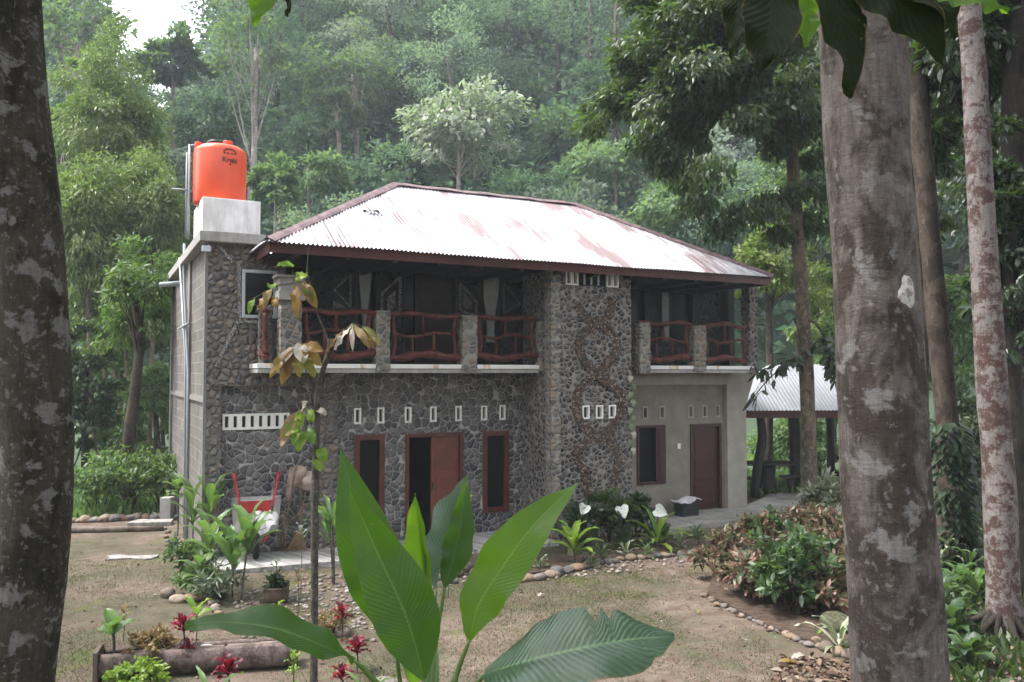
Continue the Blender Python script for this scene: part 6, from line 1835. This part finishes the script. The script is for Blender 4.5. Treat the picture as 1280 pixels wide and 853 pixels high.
# tools leaning on the corner pillar
def hp(px, py, t): return house_pt(px, py, t)
def pole_tool(name, label, a, b, head, mat='handle_wood', group='garden tools leaning on the corner pillar', r=.017):
    A_, B_ = a, b; root = thing(name, label, 'tool', A_, 0, group)
    m = MB(); m.tube(catmull([Vector((0, 0, 0)), (B_ - A_) * .5 + Vector((.01, 0, 0)), B_ - A_], 4), r, 8); m.build('handle', mat, root, True)
    if head: head(root)
    return root
def hoe_head(root):
    m = MB(); m.box(-.02, .22, -.09, -.075, .0, .05); m.prism([(-.13, -.09, .0), (.02, -.09, .0), (.02, -.09, .06), (-.11, -.09, .075)], (0, .015, 0)); m.tube([(0, -.085, .02), (0, .01, .06)], .03, 8); m.build('blade', 'rusty_steel', root)
def ax_head(root):
    m = MB(); m.prism([(-.15, -.02, .03), (-.02, -.03, .05), (-.02, -.03, .1), (-.17, -.02, .12)], (0, .03, 0)); m.tube([(-.04, 0, .075), (.05, 0, .075)], .03, 8); m.build('blade', 'rusty_steel', root)
GT = .06
def floor_pt(px, py): p = g(px, py, GT); return p
pole_tool('hoe', 'long handled hoe with blade down, leftmost of the leaning tools', floor_pt(349, 688), hp(367, 600, -.15), hoe_head)
pole_tool('mattock', 'short wooden mattock handle standing between hoe and broom', floor_pt(356, 688), hp(353, 645, -.45), ax_head, r=.022)
pole_tool('wooden_stick', 'thin bent stick crossing behind the broom', floor_pt(322, 685), hp(384, 632, -.2), None, r=.013)
pole_tool('wooden_pole', 'grey pole upright right of the hoe', floor_pt(365, 684), hp(376, 612, -.16), None, 'deadwood')
pole_tool('wooden_pole', 'dark pole leaning behind the sack', floor_pt(360, 681), hp(380, 595, -.16), None, 'dark_timber')
bp = floor_pt(372, 689); broom = thing('broom', 'straw broom standing bristles down by the wall', 'broom', bp)
m = MB(); m.tube(catmull([(0.04, .02, .42), (.06, .1, .8), (.10, .2, 1.1)], 4), .014, 8); m.build('handle', 'handle_wood', broom, True)
m = MB(); rr_ = random.Random(5)
for i in range(70):
    a = rr_.uniform(-1, 1); q = rr_.uniform(-1, 1)
    m.tube([(.04 + .02 * a, .02 + .02 * q, .42), (.015 + .11 * a, .0 + .05 * q, .16), (-.02 + .17 * a, -.02 + .07 * q, .0 + .02 * abs(a))], [.006, .006, .003], 4)
m.build('bristles', 'straw', broom); m = MB(); m.tube([(.035, .02, .36), (.045, .02, .45)], .035, 10); m.build('binding', 'white_cloth', broom, True)
# hanging sack and hat on the tools
sp_ = hp(371, 590, -.22)
sack = thing('hanging_sack', 'brown striped cloth sack hanging over the tool handles', 'sack', sp_)
m = MB(); vs_ = []
for i in range(15):
    for j in range(13):
        u, v = i / 14, j / 12
        vs_.append(((-.13 + .30 * u) * (1 - .25 * v) - .10 * v + .03 * math.sin(u * 9), .03 * math.sin(u * 12 + v * 3) + .05 * v - .06 * math.sin(v * PI), .12 - .1 * abs(u - .5) - .62 * v * (.8 + .2 * math.sin(u * 6))))
m.add(vs_, [(i * 13 + j, (i + 1) * 13 + j, (i + 1) * 13 + j + 1, i * 13 + j + 1) for i in range(14) for j in range(12)])
o = m.build('cloth', 'sack_cloth', sack, True); so = o.modifiers.new('thick', 'SOLIDIFY'); so.thickness = .015
hpz = hp(385, 601, -.26); hat = thing('straw_hat', 'round pale pinkish hat hanging beside the brown sack', 'hat', hpz)
m = MB(); m.lathe([(.17, 0), (.172, .008), (.10, .03), (.09, .09), (.06, .115), (.0, .12)], n=24); o = m.build('brim', 'white_cloth2', hat, True) if False else m.build('crown', 'hat_cloth', hat, True) if 'hat_cloth' in MAT else None
if o is None or o.name.startswith('cloth'):
    plain('hat_cloth', (.42, .33, .31), .9, .1, .2, 10, .2); o = m.build('crown', 'hat_cloth', hat, True)
o.rotation_euler = (R(80), R(15), 0)
def boots(label, px, py, t_):
    p = g(px, py, GT); b = thing('rubber_boot', label, 'boot', p, R(20), 'rubber boots by the corner pillar')
    m = MB(); m.lathe([(.05, .04), (.055, .10), (.06, .30), (.065, .34), (.055, .34), (.05, .12)], (0, .05, 0), 14); m.tube(catmull([(0, .08, .05), (0, -.02, .055), (0, -.14, .04), (0, -.19, .03)], 3), [.055] * 6 + [.05, .045, .035, .02], 10); m.box(-.05, .05, -.18, .10, .0, .02)
    m.build('boot', t_, b, True)
boots('dark rubber boot behind the broom, left one', 364, 682, 'dark_leather'); boots('blue grey rubber boot right of the broom', 386, 681, 'blue_cloth')
rb = hp(364, 600, -.12); m = MB(); m.lathe([(.02, 0), (.07, .02), (.065, .08), (.02, .12)], n=10)
o = m.build('red_cloth', 'barrow_red', None, True); o.location = rb + Vector((0, 0, -.05)); tag(o, 'small red bundle hanging on the wall left of the brown sack', 'bundle')

# ================================================================== RIGHT BED: crotons and shrubs
QG = 'pink and red leaved croton bushes in the right bed'
cro = [(905, 722, .48, .58, 'low red leaved croton bush at the left tip of the right bed'), (940, 700, .5, .64, 'pinkish croton bush behind the left tip of the right bed'), (965, 690, .5, .6, 'croton bush at the back of the right bed near the walkway'),
       (1000, 682, .5, .68, 'tallest croton bush with pink top behind the green shrub'), (1040, 700, .55, .78, 'croton bush pressed against the grey trunk'), (935, 748, .45, .52, 'olive and red croton bush at the front edge of the right bed'), (1015, 768, .45, .58, 'dull pink croton bush low in front of the grey trunk'), (1045, 745, .5, .75, 'croton bush between the green shrub and the grey trunk')]
for i, (px, py, r, h, lab) in enumerate(cro):
    shrub('croton_bush', lab, 'plant', gp(px, py), r, h, 950, .15, .058, 'leaf_croton', QG, 300 + i, stems=12, up=.9, droop=.25, out=.75)
shrub('green_shrub', 'dense green leafy shrub in the middle of the red leaved bushes', 'plant', gp(985, 765), .46, .92, 1100, .15, .06, 'leaf_shrub', None, 310, stems=10)
shrub('green_shrub', 'broad green shrub half hidden behind the dense one in the right bed', 'plant', gp(1005, 742), .38, .85, 500, .15, .06, 'leaf_shrub', None, 315, stems=8)
shrub('green_shrub', 'small green shrub sprouting above the croton bushes', 'plant', gp(958, 700), .3, .64, 300, .14, .05, 'leaf_shrub', None, 311, lift=1)
shrub('variegated_shrub', 'pale variegated shrub behind the thin trunk near the pavilion', 'plant', gp(1034, 652), .5, .9, 620, .20, .06, 'leaf_varieg', None, 312, stems=12)
strap_plant('agave', 'striped strap leaved plant beside the pink stones at the grey trunk', 'plant', gp(1050, 812), .05, 20, .55, .055, 'leaf_varieg', None, 313, 1.15, arch=.5)
strap_plant('weed', 'bright green weed tuft behind the pink stones', 'plant', gp(1022, 796), .02, 12, .16, .03, 'leaf_lime', None, 314, .9)
rock('mossy_boulder', 'mossy boulder behind the striped strap plant', gp(1050, 788), .24, None, 'rock').data = rock_mesh(44, 'boulder_moss')
# undergrowth right of the grey trunk
FG = 'ferns and seedlings right of the grey trunk'
und = [(1200, 745, 'leaf_cordy', .18, .50, .10, 'mid green fern like plant right of the grey trunk, nearest it'), (1222, 752, 'leaf_pale', .2, .46, .09, 'light green fern left of the spotted trunk'), (1186, 722, 'leaf_varieg', .45, .42, .06, 'cream striped plant at the foot of the shaded tree'), (1212, 728, 'leaf_shrub', .25, .5, .08, 'darker fern behind the light green fern'),
       (1190, 800, 'leaf_shrub', .2, .42, .15, 'broad leaved seedling at the foot of the grey trunk'), (1210, 835, 'leaf_shrub', .16, .40, .15, 'glossy broad leaved seedling low beside the grey trunk'), (1178, 770, 'leaf_shrub', .25, .45, .12, 'dark green seedling touching the grey trunk'), (1272, 735, 'leaf_shrub', .2, .5, .09, 'fern at the right edge beside the spotted trunk'), (1262, 690, 'leaf_dark', .3, .5, .1, 'dark fern behind the spotted trunk'), (1205, 690, 'leaf_dark', .3, .55, .08, 'dark fern behind the cream striped plant')]
for i, (px, py, lf, h, L, W, lab) in enumerate(und):
    strap_plant('fern', lab, 'plant', gp(px, py), h, 18, L, W, lf, FG, 320 + i, 1.0, z_spread=.15, arch=.5)

# ================================================================== STUFF on the ground
def scatter(n, region, rg):
    """random ground points in a photo-pixel polygon"""
    from mathutils.geometry import intersect_point_tri_2d
    xs = [p[0] for p in region]; ys = [p[1] for p in region]; out = []
    W3 = [g(*p) for p in region]
    x0, x1 = min(p.x for p in W3), max(p.x for p in W3); y0, y1 = min(p.y for p in W3), max(p.y for p in W3)
    m_ = len(W3)
    while len(out) < n:
        x, y = rg.uniform(x0, x1), rg.uniform(y0, y1); c = False; j = m_ - 1
        for i in range(m_):
            a, b = W3[i], W3[j]
            if (a.y > y) != (b.y > y) and x < (b.x - a.x) * (y - a.y) / (b.y - a.y) + a.x: c = not c
            j = i
        if c: out.append((x, y, ground_z(x, y)))
    return np.array(out)
rg = np.random.default_rng(77)
def litter(name, label, cat, n, regions, L, W, mat, flat=True, up=0.9):
    B = Leaves()
    for reg, k in regions:
        P = scatter(int(n * k), reg, rg); m_ = len(P)
        if flat:
            P[:, 2] += rg.uniform(.004, .03, m_); D = rg.normal(size=(m_, 3)); D[:, 2] *= .25
            B.add(P, D, rg.normal(size=(m_, 3)) * .3 + np.array([0, 0, 1.]), L * rg.uniform(.6, 1.3, m_), W * rg.uniform(.6, 1.3, m_), 'o', fold=.5, droop=.15)
        else:
            D = rg.normal(size=(m_, 3)) * .5 + np.array([0, 0, 1.])
            B.add(P, D, rg.normal(size=(m_, 3)), L * rg.uniform(.5, 1.4, m_), W, 'q', droop=.2)
    tag(B.build(name, mat), label, cat, kind='stuff')
litter('leaf_litter', 'dry brown fallen leaves heaped at the foot of the grey trunk', 'leaves', 700, [([(960, 853), (985, 822), (1064, 825), (1075, 875), (950, 880)], .7), ([(1165, 760), (1275, 750), (1275, 860), (1190, 860)], .5), ([(880, 752), (960, 790), (1030, 815), (1060, 800), (1000, 740), (900, 720)], .25)], .12, .055, 'leaf_litter')
litter('scattered_leaves', 'scattered small dry leaves on the brown clearing', 'leaves', 110, [([(70, 690), (200, 675), (215, 740), (480, 800), (560, 730), (880, 700), (880, 760), (1000, 810), (960, 860), (60, 860)], 1)], .085, .04, 'leaf_litter')
def mossy(P):
    keep = [noise.noise(Vector((p[0] * .55, p[1] * .55, 2.2))) + .5 * noise.noise(Vector((p[0] * 1.9, p[1] * 1.9, 5))) + rg.uniform(-.35, .35) > -.02 + .25 * max(0, p[1] - 13) for p in P]
    return P[np.array(keep)]
P = mossy(scatter(70000, [(40, 690), (215, 690), (270, 765), (480, 745), (560, 728), (880, 705), (890, 750), (960, 800), (990, 853), (950, 890), (60, 890)], rg))
B = Leaves(); n = len(P); D = rg.normal(size=(n, 3)) * .6 + np.array([0, 0, .9])
B.add(P, D, rg.normal(size=(n, 3)), .026 * rg.uniform(.5, 1.5, n), .008, 'q', droop=.2)
tag(B.build('short_grass', 'grass_blade'), 'thin mossy grass on the clearing', 'grass', kind='stuff')
B = Leaves()
for px, py, sx, sy, k_ in [(378, 715, .45, .22, 900), (770, 722, .62, .18, 1500), (778, 743, .50, .16, 1200), (360, 722, .5, .2, 700), (860, 716, .4, .14, 500), (620, 770, .4, .2, 500)]:
    c = g(px, py); P = np.stack([c.x + sx * rg.normal(size=k_), c.y + sy * rg.normal(size=k_), np.zeros(k_)], 1); P[:, 2] = [ground_z(float(p[0]), float(p[1])) for p in P]
    P = P[np.array([noise.noise(Vector((p[0] * 3, p[1] * 5, 1))) > -.15 for p in P])]; m_ = len(P)
    D = rg.normal(size=(m_, 3)) * .8 + np.array([0, 0, .6]); B.add(P, D, rg.normal(size=(m_, 3)), .03 * rg.uniform(.5, 1.4, m_), .010, 'q', droop=.2)
tag(B.build('moss', 'moss_blade'), 'yellow green moss patches on the bare clearing', 'moss', kind='stuff')
litter('undergrowth', 'low dark ground plants under the trees at right', 'undergrowth', 5200, [([(1150, 660), (1280, 640), (1300, 850), (1200, 870), (1165, 800)], .62), ([(1060, 640), (1290, 590), (1290, 660), (1150, 700)], .38)], .17, .06, 'leaf_dark', False)
litter('ground_cover', 'green weeds along the far edge beyond the clearing', 'undergrowth', 4200, [([(60, 652), (215, 646), (225, 620), (55, 620)], .6), ([(930, 622), (1100, 618), (1100, 590), (930, 592)], .4)], .25, .08, 'leaf_pale', False)
# rubble
m = MB(); im = rock_mesh(60, 'buff_rock'); iv = [v.co.copy() for v in im.vertices]; 
import bmesh
bm = bmesh.new(); bmesh.ops.create_icosphere(bm, subdivisions=1, radius=1.0); iv = [v.co.copy() for v in bm.verts]; fv = [tuple(v.index for v in f.verts) for f in bm.faces]; bm.free()
P = np.concatenate([scatter(520, [(415, 712), (520, 705), (540, 740), (470, 752), (300, 772), (290, 742)], rg), scatter(420, [(560, 705), (700, 700), (885, 690), (885, 705), (700, 722), (560, 730)], rg), scatter(300, [(300, 775), (520, 745), (500, 800), (300, 800)], rg), scatter(520, [(700, 735), (900, 705), (990, 800), (760, 800)], rg)[:260] ])
for k_, p in enumerate(P):
    s_ = rnd.uniform(.010, .045) if k_ < 1240 else rnd.uniform(.006, .016); a = rnd.uniform(0, 6.28)
    m.add([(p[0] + s_ * (v.x * math.cos(a) - v.y * math.sin(a)) * (1 + .3 * math.sin(k_ + i)), p[1] + s_ * (v.x * math.sin(a) + v.y * math.cos(a)), p[2] + s_ * .6 * (v.z + .5)) for i, v in enumerate(iv)], fv)
mm = M('rubble_stone', .9, .2); ge = mm.n('NewGeometry'); mm.col(mm.ramp(ge.outputs['Random Per Island'], [(0, (.11, .095, .08)), (.4, (.18, .155, .14)), (.7, (.22, .175, .14)), (1, (.32, .30, .285))])); MAT['rubble_stone'] = mm.m
tag(m.build('gravel', 'rubble_stone', None, True), 'small loose gravel on the garden soil', 'gravel', kind='stuff')
# a few single fallen leaves
for i, (px, py, L, mat, lab) in enumerate([(1000, 832, .22, 'leaf_sick', 'large orange fallen leaf left of the dry leaf heap'), (1008, 823, .20, 'leaf_bleached', 'pinkish curled leaf lying above the dry leaf heap'), (680, 742, .14, 'leaf_bleached', 'pale leaf scrap on the open ground right of the heliconia'), (872, 765, .10, 'leaf_lime', 'small yellow leaf on the ground left of the stone row')]):
    p = gp(px, py); m = MB(); a = R(170 + 30 * i)
    d = Vector((math.cos(a), math.sin(a), 0)); blade(m, [Vector((0, 0, .02)), d * L * .4 + Vector((0, 0, .05)), d * L * .8 + Vector((0, 0, .04)), d * L + Vector((0, 0, .02))], L * .38, (0, -.2, 1), fold=.4, wave=.02, across=2, per=3, seed=i)
    m.uv = None; o = m.build('fallen_leaf', mat, None, True); o.location = p; tag(o, lab, 'leaf')
# mossy debris heap far right / haze

# ================================================================== unseen jungle behind and beside the viewer, added to shade the house front
GZ = 'unseen trees closing the clearing behind the viewer'
for i, (x, y, r, h) in enumerate([(-9, -4, 3.6, 9), (-4, -8, 4.0, 10), (2, -9, 4.2, 10), (8, -6, 4.0, 10), (12, 0, 3.8, 10), (-12, 3, 3.6, 9), (14, 7, 3.6, 10), (-14, 10, 3.2, 8)]):
    tree('unseen_jungle_tree', ['unseen tall dense tree behind the viewer at far left', 'unseen tall dense tree behind the viewer at left', 'unseen tall dense tree right behind the viewer', 'unseen tall dense tree behind the viewer at right', 'unseen tall dense tree beside the viewer at far right', 'tall dense tree beyond the left trunk outside the view', 'tall dense tree outside the view at the right edge', 'tall dense tree outside the view left of the clearing'][i],
         'tree', (x, y, ground_z(x, y) - .1), [(x, y, 0), (x + .2, y, h * .5), (x, y, h)], [.35, .28, .15], (x, y, h), (r, r, r * .95), 46, r * .3, 60, .6, .3, 'leaf_dark', 'bark_dark', GZ, 400 + i)

# ================================================================== haze
hz_m = bpy.data.materials.new('haze_air'); hz_m.use_nodes = True
ht = hz_m.node_tree
for n_ in list(ht.nodes): ht.nodes.remove(n_)
ho = ht.nodes.new('ShaderNodeOutputMaterial'); hv = ht.nodes.new('ShaderNodeVolumePrincipled')
hv.inputs['Color'].default_value = (.80, .91, 1.0, 1)
hv.inputs['Density'].default_value = HAZE
hv.inputs['Anisotropy'].default_value = 0.0
ht.links.new(hv.outputs[0], ho.inputs['Volume'])
m = MB(); m.box(-210, 210, -20, 200, -2.5, 130)
o = m.build('haze', None); o.data.materials.append(hz_m)
tag(o, 'thin pale mist hanging over the valley', 'haze', kind='stuff')
